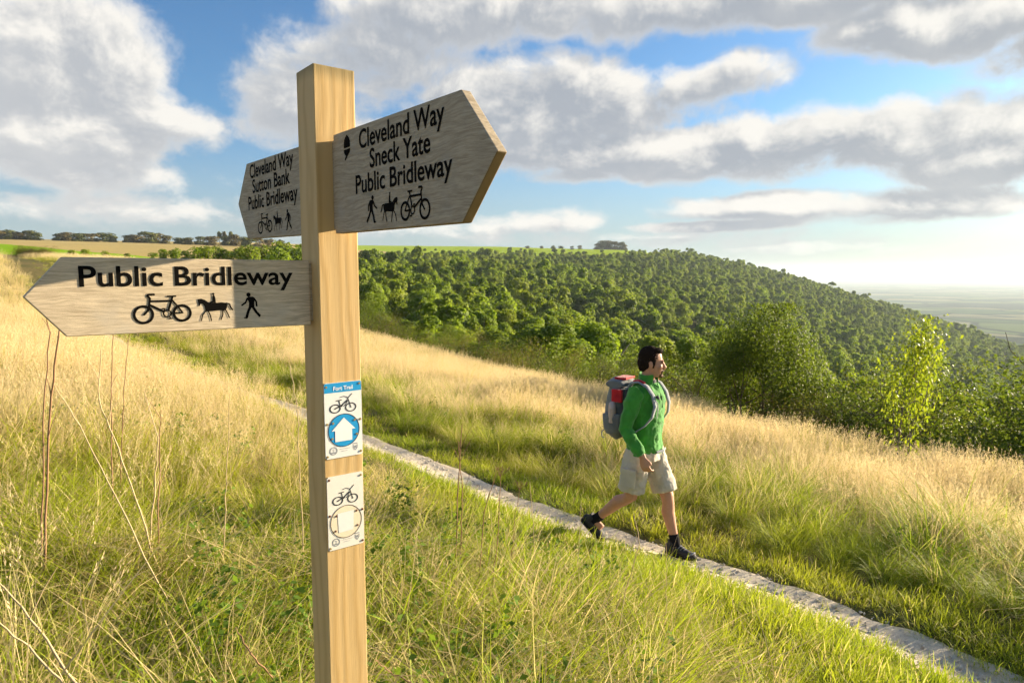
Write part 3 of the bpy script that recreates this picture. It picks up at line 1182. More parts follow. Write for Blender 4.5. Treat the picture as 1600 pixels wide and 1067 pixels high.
def hand(bl, wr, w, f, inw):
    """palm, four curled fingers and a thumb; w = along the hand, f = towards the index side, inw = palm side"""
    w, f, inw = Vector(w).normalized(), Vector(f).normalized(), Vector(inw).normalized()
    bl.tube([wr - w * .03, wr, wr + w * .035, wr + w * .075, wr + w * .095], [(.026, .02), (.028, .02), (.038, .0165), (.042, .015), (.038, .012)], ref=f)
    for k, (o_, L) in enumerate(((.031, .92), (.011, 1.0), (-.010, .94), (-.030, .76))):
        a = wr + w * .088 + f * o_
        b_ = a + (w * .8 + inw * .55) * .042 * L
        c_ = b_ + (w * .25 + inw * .95) * .028 * L
        d_ = c_ + (-w * .45 + inw * .75) * .021 * L
        bl.tube([a - w * .02, a, b_, c_, d_], [.0095, .0095, .0085, .0080, .0065], ref=f, n=10)
    a = wr + w * .025 + f * .026
    b_ = a + (w * .75 + f * .5 + inw * .25) * .036
    c_ = b_ + (w * .9 + inw * .45) * .030
    bl.tube([a - f * .012, a, b_, c_], [.014, .0125, .0105, .0080], ref=inw, n=10)


# body: one surface from crown to ankle
B = Blob()
B.ball(hp(-.018, 0, .048), (.098, .076, .100), HM)
B.ball(hp(.012, 0, -.010), (.080, .066, .098), HM)
B.tube([hp(.028, 0, .03), hp(.040, 0, -.03), hp(.046, 0, -.075), hp(.040, 0, -.105)], [(.060, .055), (.055, .05), (.046, .040), (.030, .026)], n=16)
B.ball(hp(.074, 0, -.094), (.022, .026, .018), HM)                                   # chin
B.tube([hp(.082, 0, .028), hp(.100, 0, -.002), hp(.114, 0, -.022)], [(.009, .010), (.0125, .012), (.016, .012)], n=10)    # nose
B.ball(hp(.104, 0, -.028), (.012, .017, .009), HM)
B.ball(hp(.083, 0, .034), (.014, .052, .012), HM)                                    # brow
B.ball(hp(.086, 0, -.054), (.013, .024, .007), HM)                                   # upper lip
B.ball(hp(.083, 0, -.067), (.013, .021, .007), HM)
for s_ in (-1, 1):
    B.ball(hp(.062, s_ * .042, -.015), (.024, .022, .026), HM)                       # cheeks
    B.ball(hp(-.012, s_ * .079, -.002), (.018, .009, .032), HM)                      # ears
B.tube([(.0, 0, 1.44), (.012, 0, 1.51), hp(-.02, 0, -.07), hp(-.015, 0, -.01)], [(.075, .07), (.056, .060), (.053, .058), (.058, .062)])
B.tube([(0, 0, .86), (0, 0, .95), (.005, 0, 1.08), (.015, 0, 1.24), (.015, 0, 1.38), (.008, 0, 1.46)], [(.15, .11), (.155, .115), (.14, .105), (.155, .115), (.165, .115), (.10, .075)])
for hpj, kn, an in ((HIPL, KNL, ANL), (HIPR, KNR, ANR)):
    sh = an - kn
    back = Vector((-.018, 0, 0)) if hpj is HIPL else Vector((-.004, 0, .018))
    B.tube([hpj, hpj.lerp(kn, .5), hpj.lerp(kn, .85), kn, kn + sh * .14, kn + sh * .32 + back, kn + sh * .60 + back * .5, kn + sh * .86, an], [.085, .074, .060, .057, .051, .058, .046, .035, .036])
    B.tube([an + Vector((-.04, 0, -.02)), an, an + Vector((.08, 0, -.06))], [.03, .035, .03])
for sh_, el, wr in ((SHR, ELR, WRR), (SHL, ELL, WRL)):
    B.tube([sh_, sh_.lerp(el, .5), el, el.lerp(wr, .35), wr], [.052, .045, .038, .038, .026])
hand(B, WRR, (.30, .02, -.95), (.95, .0, .30), (0.1, 1, 0))
hand(B, WRL, (.05, 0, -1), (1, 0, .05), (0, -1, 0))
obj('body', B.melt('body', M_SKIN, .0052, 2), None, walker)

# hair, eyebrows, beard
H = Blob()
H.ball(hp(-.028, 0, .058), (.096, .080, .096), HM)
H.ball(hp(-.056, 0, .012), (.070, .078, .075), HM)
H.ball(hp(.030, -.004, .116), (.050, .056, .026), HM)
H.ball(hp(.060, -.008, .112), (.018, .040, .014), HM)
H.ball(hp(-.07, 0, -.035), (.042, .060, .036), HM)
for s_ in (-1, 1):
    H.ball(hp(.006, s_ * .070, .030), (.020, .011, .048), HM)
    H.ball(hp(.010, s_ * .069, -.008), (.010, .007, .022), HM)
obj('hair', H.melt('hair', M_HAIR, .004, 1, .013, .010), None, walker)
for s_ in (-1, 1):
    e = Blob()
    e.tube([hp(.094, s_ * .012, .034), hp(.090, s_ * .030, .040), hp(.076, s_ * .050, .034)], [.0045, .005, .0035], ref=(0, 0, 1), n=8)
    obj('eyebrow', e.melt('eyebrow', M_HAIR, .0025, 1), None, walker)
    e = Blob()
    e.ball(hp(.083, s_ * .031, .017), (.010, .013, .0055), HM, 10)
    obj('eye', e.melt('eye', M_HAIR, .002, 1), None, walker)
H = Blob()
H.ball(hp(.078, 0, -.094), (.0245, .028, .020), HM)
H.tube([hp(.094, -.026, -.050), hp(.102, 0, -.045), hp(.094, .026, -.050)], [.0055, .006, .0055], ref=(0, 0, 1), n=10)
for s_ in (-1, 1):
    H.tube([hp(.092, s_ * .026, -.050), hp(.084, s_ * .031, -.072), hp(.074, s_ * .028, -.092)], [.006, .007, .010], n=10)
obj('beard', H.melt('beard', M_BEARD, .004, 2, .002, .01), None, walker)

# fleece
T = Blob()
T.tube([(-.005, 0, .885), (-.005, 0, .91), (-.002, 0, .955), (.003, 0, 1.03), (.012, 0, 1.14), (.02, 0, 1.26), (.02, 0, 1.35), (.012, 0, 1.42), (.006, 0, 1.475), (.008, 0, 1.515)],
       [(.176, .132), (.186, .142), (.184, .146), (.172, .136), (.174, .134), (.184, .140), (.190, .140), (.188, .126), (.150, .102), (.092, .080)], n=28)
for sh_, el, wr in ((SHR, ELR, WRR), (SHL, ELL, WRL)):
    o_ = Vector((0, sh_.y * .35, 0))
    T.tube([Vector((0, sh_.y * .45, 1.43)), sh_ + Vector((0, 0, -.004)), sh_.lerp(el, .3), sh_.lerp(el, .65), el, el.lerp(wr, .3), el.lerp(wr, .7), el.lerp(wr, .93)], [.078, .076, .071, .063, .058, .058, .050, .043])
obj('fleece', T.melt('fleece', M_FLEECE, .0068, 2, .030, .075), None, walker)
# stand collar, folded open in front
cv, cf = [], []
for i in range(23):
    a = R(38 + i * (360 - 76) / 22)
    for j, (k, z) in enumerate(((1.0, 1.495), (.93, 1.54), (.93, 1.585))):
        flare = 1.0 + (.38 * (j / 2) * max(0, math.cos(a)) if j else .05)
        cv.append((.022 + math.cos(a) * .085 * k * flare, math.sin(a) * .085 * k * (1 + .1 * j * max(0, math.cos(a))), z + .008 * math.cos(a * 2)))
for i in range(22):
    for j in range(2):
        b_ = i * 3 + j
        cf.append((b_, b_ + 3, b_ + 4, b_ + 1))
me = mesh_from('collar', cv, cf, True)
o_ = obj('collar', me, M_FLEECE, walker)
md = o_.modifiers.new('thick', 'SOLIDIFY')
md.thickness = .009
o_.modifiers.new('sub', 'SUBSURF').levels = 1
z_ = Blob()
z_.tube([(.158, 0, 1.30), (.152, 0, 1.38), (.128, 0, 1.45), (.106, .0, 1.505)], [.004, .004, .004, .004], n=8)
obj('zip', z_.melt('zip', M_FLEECE2, .0025, 1), None, walker)
z_ = Blob()
z_.tube([(.06, 0, 1.43), (.070, 0, 1.50), (.072, 0, 1.535)], [(.05, .03), (.042, .022), (.036, .018)], n=14)
obj('undershirt', z_.melt('undershirt', M_PACKD, .005, 2), None, walker)

# shorts with cargo pocket
S_ = Blob()
S_.tube([(0, 0, .84), (0, 0, .90), (0, 0, .97), (0, 0, 1.0)], [(.186, .138), (.182, .138), (.168, .128), (.16, .12)], n=26)
S_.tube([(.005, .085, .92), (.055, .100, .78), (.115, .104, .65), (.150, .104, .570), (.154, .104, .555)], [(.098, .122), (.100, .118), (.099, .110), (.102, .112), (.098, .108)], n=22)
S_.tube([(-.005, -.085, .92), (-.03, -.105, .78), (-.05, -.110, .65), (-.062, -.112, .585), (-.064, -.112, .572)], [(.098, .124), (.102, .120), (.103, .116), (.108, .120), (.104, .116)], n=22)
obj('shorts', S_.melt('shorts', M_SHORT, .0068, 2, .028, .07), None, walker)
for (c_, h_) in (((-.045, -.214, .70), (.070, .009, .075)), ((-.04, -.222, .765), (.074, .008, .022))):
    p_ = Blob()
    p_.box(c_, h_, Matrix.Rotation(R(5), 3, 'Y'))
    obj('cargo_pocket', p_.melt('cargo_pocket', M_SHORT, .005, 3, .005, .04), None, walker)
p_ = Blob()
p_.tube([(.155, -.09, .935), (.176, 0, .935), (.155, .09, .935)], [(.014, .004)] * 3, ref=(0, 0, 1), n=10)
obj('waist_strap', p_.melt('waist_strap', M_STRAP, .004, 1), None, walker)


# boots and socks
def boot(an, yaw, pitch):
    M = Matrix.Rotation(yaw, 3, 'Z') @ Matrix.Rotation(pitch, 3, 'Y')

    def q_(x, y, z):
        return an + M @ Vector((x, y, z - .095))
    bl = Blob()
    bl.tube([q_(-.092, 0, .045), q_(-.075, 0, .05), q_(-.03, 0, .058), q_(.03, 0, .056), q_(.085, 0, .046), q_(.14, 0, .038), q_(.175, 0, .036), q_(.192, 0, .034)],
            [(.018, .022), (.034, .040), (.040, .050), (.041, .048), (.046, .037), (.049, .031), (.040, .026), (.018, .014)], ref=M @ Vector((0, 1, 0)))
    bl.tube([q_(-.025, 0, .05), q_(-.022, 0, .09), q_(-.018, 0, .125)], [.048, .047, .046])
    bl.tube([q_(.02, 0, .10), q_(.08, 0, .075)], [(.024, .014), (.026, .012)], ref=M @ Vector((0, 1, 0)))
    o_ = obj('boot', bl.melt('boot', M_BOOT, .005, 3, .006, .025), None, walker)
    bl = Blob()
    ol = [(-.098, .0), (-.085, .034), (-.03, .042), (.04, .043), (.11, .053), (.165, .046), (.198, .018)]
    pts_ = [(x, w) for x, w in ol] + [(x, -w) for x, w in reversed(ol[1:])]
    vs = [q_(x, y, z + (.012 if x > .16 else 0)) for z in (.0, .024) for x, y in pts_]
    n_ = len(pts_)
    bl.v, bl.f = vs, [tuple(reversed(range(n_))), tuple(range(n_, 2 * n_))] + [(i, (i + 1) % n_, n_ + (i + 1) % n_, n_ + i) for i in range(n_)]
    obj('sole', bl.melt('sole', M_SOLE, .005, 2, .004, .012), None, o_)
    for k in range(5):
        x = .025 + k * .021
        z = .108 - k * .009
        bl = Blob()
        bl.tube([q_(x, -.036, z - .016), q_(x + .008, -.012, z), q_(x + .008, .012, z), q_(x, .036, z - .016)], [.0035] * 4, ref=M @ Vector((1, 0, 0)), n=8)
        obj('lace', bl.melt('lace', M_LACE, .0025, 1), None, o_)
    bl = Blob()
    bl.tube([q_(.135, -.047, .045), q_(.165, -.028, .062), q_(.172, 0, .066), q_(.165, .028, .062), q_(.135, .047, .045)], [(.006, .012)] * 5, ref=(0, 0, 1), n=8)
    obj('toe_cap', bl.melt('toe_cap', M_LACE, .003, 1), None, o_)


boot(ANL, R(-6), 0.0)
boot(ANR + Vector((0, 0, -.005)), R(4), R(38))
for an, kn in ((ANL, KNL), (ANR, KNR)):
    u_ = (kn - an).normalized()
    bl = Blob()
    bl.tube([an - u_ * .01, an + u_ * .03, an + u_ * .085, an + u_ * .095], [.046, .043, .044, .042])
    obj('sock', bl.melt('sock', M_SOCK, .005, 2, .003, .02), None, walker)

# ---- backpack
pack = empty('backpack', W_LOC + Vector((0, 0, .97)), W_YAW, 'grey and red hiking backpack worn by the walking man', 'backpack')


def pk(name, bl, mat, vox=.007, sm=4, wr=.0, ws=.06, parent=None):
    for i, v_ in enumerate(bl.v):
        bl.v[i] = Vector(v_) - Vector((0, 0, .97))
    return obj(name, bl.melt(name, mat, vox, sm, wr, ws), None, parent or pack)


b_ = Blob()
b_.tube([(-.205, 0, 1.00), (-.225, 0, 1.04), (-.245, 0, 1.12), (-.25, 0, 1.25), (-.24, 0, 1.36), (-.225, 0, 1.45)], [(.105, .06), (.135, .095), (.150, .118), (.148, .115), (.140, .105), (.13, .095)], n=24)
pbody = pk('pack_body', b_, M_PACK, .0075, 4, .012, .07)
b_ = Blob()
b_.tube([(-.235, -.13, 1.475), (-.235, 0, 1.49), (-.235, .13, 1.475)], [(.085, .035), (.105, .045), (.085, .035)], ref=(1, 0, 0), n=20)
pk('lid', b_, M_PACK, .007, 4, .008, .05)
b_ = Blob()
b_.box((-.20, -.136, 1.385), (.050, .016, .055))
pk('red_side_panel', b_, M_RED, .006, 4, .006, .05)
b_ = Blob()
b_.box((-.20, 0, 1.527), (.055, .085, .010))
pk('red_lid_panel', b_, M_RED, .005, 3, .005, .05)
b_ = Blob()
b_.tube([(-.120, -.148, 1.03), (-.115, -.155, 1.10), (-.115, -.150, 1.16)], [(.022, .012), (.022, .012), (.014, .010)], ref=(1, 0, 0), n=14)
pk('red_lower_panel', b_, M_RED, .005, 3)
b_ = Blob()
b_.tube([(-.232, -.135, 1.05), (-.235, -.148, 1.10), (-.238, -.152, 1.19), (-.24, -.148, 1.225)], [(.07, .026), (.088, .034), (.092, .036), (.088, .030)], ref=(1, 0, 0), n=18)
pk('side_pocket', b_, M_PACK, .006, 3, .008, .05)
b_ = Blob()
b_.tube([(-.235, -.155, 1.15), (-.235, -.158, 1.28), (-.235, -.155, 1.315), (-.235, -.153, 1.335)], [.035, .035, .030, .018], n=16)
pk('bottle', b_, M_BOTTLE, .005, 3)
b_ = Blob()
b_.tube([(-.118, -.140, 1.04), (-.110, -.150, 1.2), (-.115, -.140, 1.36), (-.12, -.12, 1.45)], [(.010, .014)] * 4, ref=(0, 1, 0), n=10)
pk('side_piping', b_, M_PACKD, .005, 2)
for s_ in (-1, 1):
    b_ = Blob()
    b_.tube([(-.125, s_ * .10, 1.44), (-.07, s_ * .115, 1.508), (.0, s_ * .125, 1.522), (.075, s_ * .128, 1.490), (.130, s_ * .130, 1.42), (.155, s_ * .138, 1.33), (.140, s_ * .158, 1.24), (.08, s_ * .180, 1.16), (-.02, s_ * .188, 1.09), (-.11, s_ * .14, 1.05)],
            [(.030, .012)] * 5 + [(.028, .011), (.022, .009), (.013, .007), (.012, .006), (.012, .006)], ref=(0, 1, 0), n=12)
    st = pk('shoulder_strap', b_, M_STRAP, .0055, 2)
    b_ = Blob()
    b_.tube([(-.05, s_ * .118, 1.528), (.0, s_ * .125, 1.536), (.055, s_ * .127, 1.518)], [(.022, .008)] * 3, ref=(0, 1, 0), n=10)
    pk('red_strap_pad', b_, M_RED, .004, 2, parent=st)
b_ = Blob()
b_.tube([(.150, -.128, 1.385), (.172, -.130, 1.36), (.178, -.132, 1.30), (.172, -.134, 1.235)], [.0045, .0045, .0042, .004], n=8)
pk('drawcord', b_, M_CORD, .0028, 1)
b_ = Blob()
b_.tube([(.148, -.10, 1.415), (.160, -.10, 1.40), (.165, -.085, 1.39)], [.016, .014, .010], n=10)
pk('buckle', b_, M_PACKD, .004, 1)
b_ = Blob()
b_.tube([(-.36, -.05, 1.06), (-.39, -.06, 1.03), (-.385, -.06, .985), (-.365, -.05, .98)], [.006] * 4, n=8)
pk('pole_loop', b_, M_STRAP, .004, 1)

# ------------------------------------------------------------------ vegetation
RNG = np.random.default_rng(11)
ORD = ['first', 'second', 'third', 'fourth', 'fifth', 'sixth', 'seventh', 'eighth', 'ninth', 'tenth', 'eleventh', 'twelfth', 'thirteenth', 'fourteenth', 'fifteenth', 'sixteenth', 'seventeenth', 'eighteenth', 'nineteenth', 'twentieth', 'twenty-first', 'twenty-second', 'twenty-third', 'twenty-fourth', 'twenty-fifth', 'twenty-sixth']


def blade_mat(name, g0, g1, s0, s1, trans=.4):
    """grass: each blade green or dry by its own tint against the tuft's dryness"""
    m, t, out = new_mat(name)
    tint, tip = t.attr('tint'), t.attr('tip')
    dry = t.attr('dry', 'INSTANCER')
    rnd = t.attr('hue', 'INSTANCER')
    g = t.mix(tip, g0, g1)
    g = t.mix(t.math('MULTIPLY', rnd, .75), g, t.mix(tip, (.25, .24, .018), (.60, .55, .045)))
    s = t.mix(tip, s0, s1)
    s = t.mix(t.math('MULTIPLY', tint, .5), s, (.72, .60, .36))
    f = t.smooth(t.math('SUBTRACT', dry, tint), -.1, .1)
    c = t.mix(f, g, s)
    p = principled(t, None, c, .6, .25)
    tr = t.n.new('ShaderNodeBsdfTranslucent')
    t.put(tr.inputs['Color'], c)
    mx = t.n.new('ShaderNodeMixShader')
    mx.inputs[0].default_value = trans
    t.l.new(p.outputs[0], mx.inputs[1])
    t.l.new(tr.outputs[0], mx.inputs[2])
    t.l.new(mx.outputs[0], out.inputs['Surface'])
    return m


def leaf_mat(name, a, b, third=None, trans=.45, rough=.5, stands=False):
    m, t, out = new_mat(name)
    tint = t.attr('tint')
    oi = t.n.new('ShaderNodeObjectInfo').outputs['Random']
    c = t.mix(tint, a, b)
    if third:
        c = t.mix(t.smooth(oi, .35, 1.0, 0, .8), c, third)
    if stands:
        # stands of darker and paler species
        c = t.mix(t.smooth(oi, .22, .04, 0, .6), c, (.045, .075, .014))
        st = t.noise(t.pos(), .013, 3, .6)
        c = t.mix(t.smooth(st, .50, .38, 0, .5), c, (.055, .09, .014))
        c = t.mix(t.smooth(st, .56, .68, 0, .55), c, (.33, .36, .035))
    p = principled(t, None, c, rough, .3)
    tr = t.n.new('ShaderNodeBsdfTranslucent')
    t.put(tr.inputs['Color'], t.mix(.4, c, (.26, .36, .02)) if trans > .3 else c)
    mx = t.n.new('ShaderNodeMixShader')
    mx.inputs[0].default_value = trans
    t.l.new(p.outputs[0], mx.inputs[1])
    t.l.new(tr.outputs[0], mx.inputs[2])
    t.l.new(mx.outputs[0], out.inputs['Surface'])
    return m


def strips(base, azi, length, a0, a1, width, rng, levels=4, wprof=(1.0, .9, .65, .12), wiggle=.12):
    """curved tapering blades: returns co (n*levels*2,3), quads, tip"""
    n = len(length)
    t = np.linspace(0, 1, levels)
    ang = a0[:, None] + (a1 - a0)[:, None] * (t[None, :-1] + .5 / (levels - 1))
    seg = (length / (levels - 1))[:, None]
    azs = azi[:, None] + rng.normal(0, wiggle, (n, levels - 1)).cumsum(1)
    dx, dy, dz = np.sin(ang) * np.cos(azs) * seg, np.sin(ang) * np.sin(azs) * seg, np.cos(ang) * seg
    pts = np.zeros((n, levels, 3))
    pts[:, 0] = base
    pts[:, 1:, 0] = base[:, None, 0] + dx.cumsum(1)
    pts[:, 1:, 1] = base[:, None, 1] + dy.cumsum(1)
    pts[:, 1:, 2] = base[:, None, 2] + dz.cumsum(1)
    face = azi + math.pi / 2 + rng.normal(0, .5, n)
    side = np.stack([np.cos(face), np.sin(face), np.zeros(n)], -1)[:, None, :] * (width[:, None] * np.array(wprof)[None, :] / 2)[..., None]
    co = np.stack([pts - side, pts + side], 2).reshape(-1, 3)
    b = (np.arange(n) * levels * 2)[:, None]
    k = (np.arange(levels - 1) * 2)[None, :]
    v = b + k
    quads = np.stack([v, v + 1, v + 3, v + 2], -1).reshape(-1, 4)
    tip = np.tile(np.repeat(t, 2), n)
    return co, quads, tip, pts


def tuft(name, seed, n, rad, ln, a0, a1, width, mat, heads=0, head_len=.16, lodge=0.0, hw=.004, amin=0.0):
    rng = np.random.default_rng(seed)
    r = rad * np.sqrt(rng.random(n))
    th = rng.random(n) * 2 * math.pi
    base = np.stack([r * np.cos(th), r * np.sin(th), np.full(n, -.03)], -1)
    azi = th + rng.normal(0, .9, n)
    if lodge:
        azi = np.where(rng.random(n) < lodge, rng.normal(.3, .5, n), azi)
    length = rng.uniform(ln[0], ln[1], n)
    A0 = rng.uniform(amin, a0, n)
    A1 = A0 + rng.uniform(a1 * .3, a1, n)
    wd = rng.uniform(width * .6, width * 1.2, n)
    co, qd, tip, pts = strips(base, azi, length, A0, A1, wd, rng)
    tint = np.repeat(rng.random(n), 8)
    cos, qs, tips, tints = [co], [qd], [tip], [tint]
    off = len(co)
    if heads:
        # seed heads: small scales round the top of the stalks
        sel = np.argsort(-length)[:heads]
        m = 16
        for i in sel:
            a, b = pts[i, -2], pts[i, -1]
            dr = (b - a)
            dr /= np.linalg.norm(dr) + 1e-9
            u = rng.random(m)
            c = b - dr * (u * head_len)[:, None]
            sp = rng.normal(0, 1, (m, 3))
            sp -= (sp @ dr)[:, None] * dr
            c = c + sp * (hw * (.5 + 2.2 * u))[:, None]
            e1 = dr[None] * rng.uniform(.006, .013, (m, 1)) + rng.normal(0, .0025, (m, 3))
            e2 = rng.normal(0, 1, (m, 3))
            e2 = np.cross(e2, dr)
            e2 /= np.linalg.norm(e2, axis=1, keepdims=True) + 1e-9
            e2 *= rng.uniform(.0012, .0026, (m, 1)) * (hw / .004) ** .5
            v = np.stack([c - e1, c + e2, c + e1, c - e2], 1).reshape(-1, 3)
            cos.append(v)
            qs.append(off + np.arange(m * 4).reshape(-1, 4))
            tips.append(np.ones(m * 4))
            tints.append(np.full(m * 4, .02 + .1 * rng.random()))
            off += m * 4
    me = quads_np(name, np.concatenate(cos), np.concatenate(qs))
    add_attr(me, 'tint', np.concatenate(tints))
    add_attr(me, 'tip', np.concatenate(tips))
    me.materials.append(mat)
    return me


def scatter(name, protos, pts, rot, scl, idx, dry, hue, label=None, kind='stuff', cat=None):
    """one stuff object: a point cloud with the tufts set on its points"""
    pc = bpy.data.collections.new(name + '_pieces')
    for i, me in enumerate(protos):
        pc.objects.link(bpy.data.objects.new('%s_piece_%02d' % (name, i), me))
    me = bpy.data.meshes.new(name)
    me.vertices.add(len(pts))
    me.vertices.foreach_set('co', np.asarray(pts, np.float32).ravel())
    a = me.attributes.new('rot', 'FLOAT_VECTOR', 'POINT')
    a.data.foreach_set('vector', np.asarray(rot, np.float32).ravel())
    add_attr(me, 'scl', scl)
    add_attr(me, 'dry', dry)
    add_attr(me, 'hue', hue)
    a = me.attributes.new('idx', 'INT', 'POINT')
    a.data.foreach_set('value', np.asarray(idx, np.int32))
    for p in protos[:1]:
        for m_ in p.materials:
            me.materials.append(m_)
    o = obj(name, me, None, label=label, cat=cat, kind=kind)
    ng = bpy.data.node_groups.new(name, 'GeometryNodeTree')
    ng.interface.new_socket('Geometry', in_out='INPUT', socket_type='NodeSocketGeometry')
    ng.interface.new_socket('Geometry', in_out='OUTPUT', socket_type='NodeSocketGeometry')
    N, L = ng.nodes, ng.links
    gi, go = N.new('NodeGroupInput'), N.new('NodeGroupOutput')
    iop = N.new('GeometryNodeInstanceOnPoints')
    ci = N.new('GeometryNodeCollectionInfo')
    ci.inputs['Collection'].default_value = pc
    ci.inputs['Separate Children'].default_value = True
    ci.inputs['Reset Children'].default_value = True
    iop.inputs['Pick Instance'].default_value = True

    def na_(nm, ty):
        n = N.new('GeometryNodeInputNamedAttribute')
        n.data_type = ty
        n.inputs['Name'].default_value = nm
        return n.outputs['Attribute']
    L.new(gi.outputs[0], iop.inputs['Points'])
    L.new(ci.outputs[0], iop.inputs['Instance'])
    L.new(na_('idx', 'INT'), iop.inputs['Instance Index'])
    L.new(na_('rot', 'FLOAT_VECTOR'), iop.inputs['Rotation'])
    L.new(na_('scl', 'FLOAT'), iop.inputs['Scale'])
    L.new(iop.outputs[0], go.inputs[0])
    md = o.modifiers.new('scatter', 'NODES')
    md.node_group = ng
    return o


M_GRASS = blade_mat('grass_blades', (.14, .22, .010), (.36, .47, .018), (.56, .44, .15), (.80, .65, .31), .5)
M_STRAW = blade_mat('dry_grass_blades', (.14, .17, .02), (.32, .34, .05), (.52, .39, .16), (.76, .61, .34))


def polar_pts(n, r0, r1, p, az0=-41.5, az1=41.5):
    u = RNG.random(n)
    e = 1 - p
    r = (r0 ** e + u * (r1 ** e - r0 ** e)) ** (1 / e)
    a = np.radians(RNG.uniform(az0, az1, n))
    return r * np.sin(a), r * np.cos(a), r


def sstep(x, a, b):
    t = np.clip((np.asarray(x, float) - a) / (b - a), 0, 1)
    return t * t * (3 - 2 * t)


def place_tufts(x, y, keep, sink=0.0):
    x, y = x[keep], y[keep]
    n = len(x)
    z = ground_z(x, y) - sink
    return np.stack([x, y, z], -1)


def rots(n, tilt=.12):
    return np.stack([RNG.normal(0, tilt, n), RNG.normal(0, tilt, n), RNG.random(n) * 2 * math.pi], -1)


def clear_of_post(x, y, r=.085):
    return np.hypot(x - fp_loc.x, y - fp_loc.y) > r


def dryness(x, y, d, s):
    n = vnoise(x, y, .7, 21) * .6 + vnoise(x, y, 2.2, 22) * .4
    left = .40 + .42 * sstep(s, 0, 11) * sstep(-d, -.2, 1.5)
    right = .20 + .40 * sstep(d, 1.3, 6.0)
    base = np.where(d < 0, left, right)
    return np.clip(base + (n - .5) * .75, 0, 1)


def verge(d, s):
    w = np.where(d < 0, .75 + 1.0 * sstep(-s, -4, 1.5) + .25 * np.sin(s * 1.7), 1.1 + .3 * np.sin(s * .8))
    return 1 - sstep(np.abs(d), w * .75, w * 1.35)


# short green sward along the path
pr = [tuft('sward_%d' % i, 40 + i, 30, .085, (.06, .17), .6, 1.2, .0068, M_GRASS) for i in range(6)]
pr += [tuft('sward_far_%d' % i, 60 + i, 26, .14, (.08, .18), .5, .9, .010, M_GRASS) for i in range(4)]
x, y, r = polar_pts(46000, 1.3, 45, .3)
d, s = ds(x, y)
v = verge(d, s)
edge = .20 + .10 * vnoise(s, np.sign(d) * 5, 1.5, 31) + .05 * vnoise(s, np.sign(d) * 5, 6, 32)
keep = ((np.abs(d) > edge) | (RNG.random(len(x)) < .05 * sstep(np.abs(d), .08, .25))) & (RNG.random(len(x)) < v) & (y > .8) & clear_of_post(x, y)
pts = place_tufts(x, y, keep)
n = len(pts)
far = r[keep] > 11
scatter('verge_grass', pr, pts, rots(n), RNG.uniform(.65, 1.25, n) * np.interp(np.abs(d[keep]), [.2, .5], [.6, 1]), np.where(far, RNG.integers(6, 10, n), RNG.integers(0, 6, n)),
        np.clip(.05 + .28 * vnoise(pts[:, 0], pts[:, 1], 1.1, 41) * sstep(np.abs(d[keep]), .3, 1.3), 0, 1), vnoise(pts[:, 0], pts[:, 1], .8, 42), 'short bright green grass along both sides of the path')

# rough meadow: arching mixed tufts, matted in places
pm = [tuft('rough_%d' % i, 80 + i, 46, .13, (.22, .55), .7, 2.0, .0076, M_GRASS, lodge=.45) for i in range(7)]
pm += [tuft('rough_far_%d' % i, 100 + i, 46, .24, (.28, .55), .6, 1.8, .012, M_GRASS, lodge=.3) for i in range(4)]
x, y, r = polar_pts(24000, 1.15, 62, .1)
d, s = ds(x, y)
v = verge(d, s)
keep = (np.abs(d) > .42) & (RNG.random(len(x)) > v * .97) & (y > .7) & (d < wood_edge(s) + 3) & clear_of_post(x, y, .11)
keep &= RNG.random(len(x)) < .35 + .9 * vnoise(x, y, 1.6, 51)
pts = place_tufts(x, y, keep)
n = len(pts)
far = r[keep] > 12
sc_ = RNG.uniform(.6, 1.15, n) * (.7 + .6 * vnoise(pts[:, 0], pts[:, 1], .8, 52)) * np.where(d[keep] < 0, np.maximum(np.interp(-d[keep], [.35, .9, 2.0], [.28, .5, 1]), sstep(s[keep], 4, 7) * .9), np.interp(d[keep], [.4, 1.4, 3.0], [.4, .62, 1]))
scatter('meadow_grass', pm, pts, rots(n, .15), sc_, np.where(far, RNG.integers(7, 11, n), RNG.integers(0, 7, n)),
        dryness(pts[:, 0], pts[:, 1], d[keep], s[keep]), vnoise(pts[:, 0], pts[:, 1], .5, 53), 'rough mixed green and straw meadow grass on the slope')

# tussocks: big drooping mounds with dark shaded sides
pt = [tuft('tussock_%d' % i, 130 + i, 260, .17, (.40, .78), .45, 2.5, .0056, M_GRASS, lodge=.3) for i in range(4)]
x, y, r = polar_pts(1500, 2.2, 40, .5)
d, s = ds(x, y)
keep = (((d > 1.2) & (d < wood_edge(s))) | (d < -1.5)) & (RNG.random(len(x)) < np.where(d > 0, .8, .7)) & (y > 1.8) & clear_of_post(x, y, .4)
px_, py_ = [], []
tr_ = np.random.default_rng(77)
for (sx_, dx_) in list(zip(tr_.uniform(-4.5, 14, 90), 1.1 + 2.6 * tr_.random(90) ** 1.5)):
    a_, b_ = path_xy(sx_, dx_)
    px_.append(a_)
    py_.append(b_)
for (sx_, dx_) in ((-3.05, 1.0), (-3.35, 1.25), (-2.75, 1.3), (-3.6, .95)):
    a_, b_ = path_xy(sx_, dx_)
    px_.append(a_)
    py_.append(b_)
x2, y2 = np.concatenate([x[keep], px_]), np.concatenate([y[keep], py_])
pts = place_tufts(x2, y2, np.ones(len(x2), bool))
n = len(pts)
d2, s2 = ds(x2, y2)
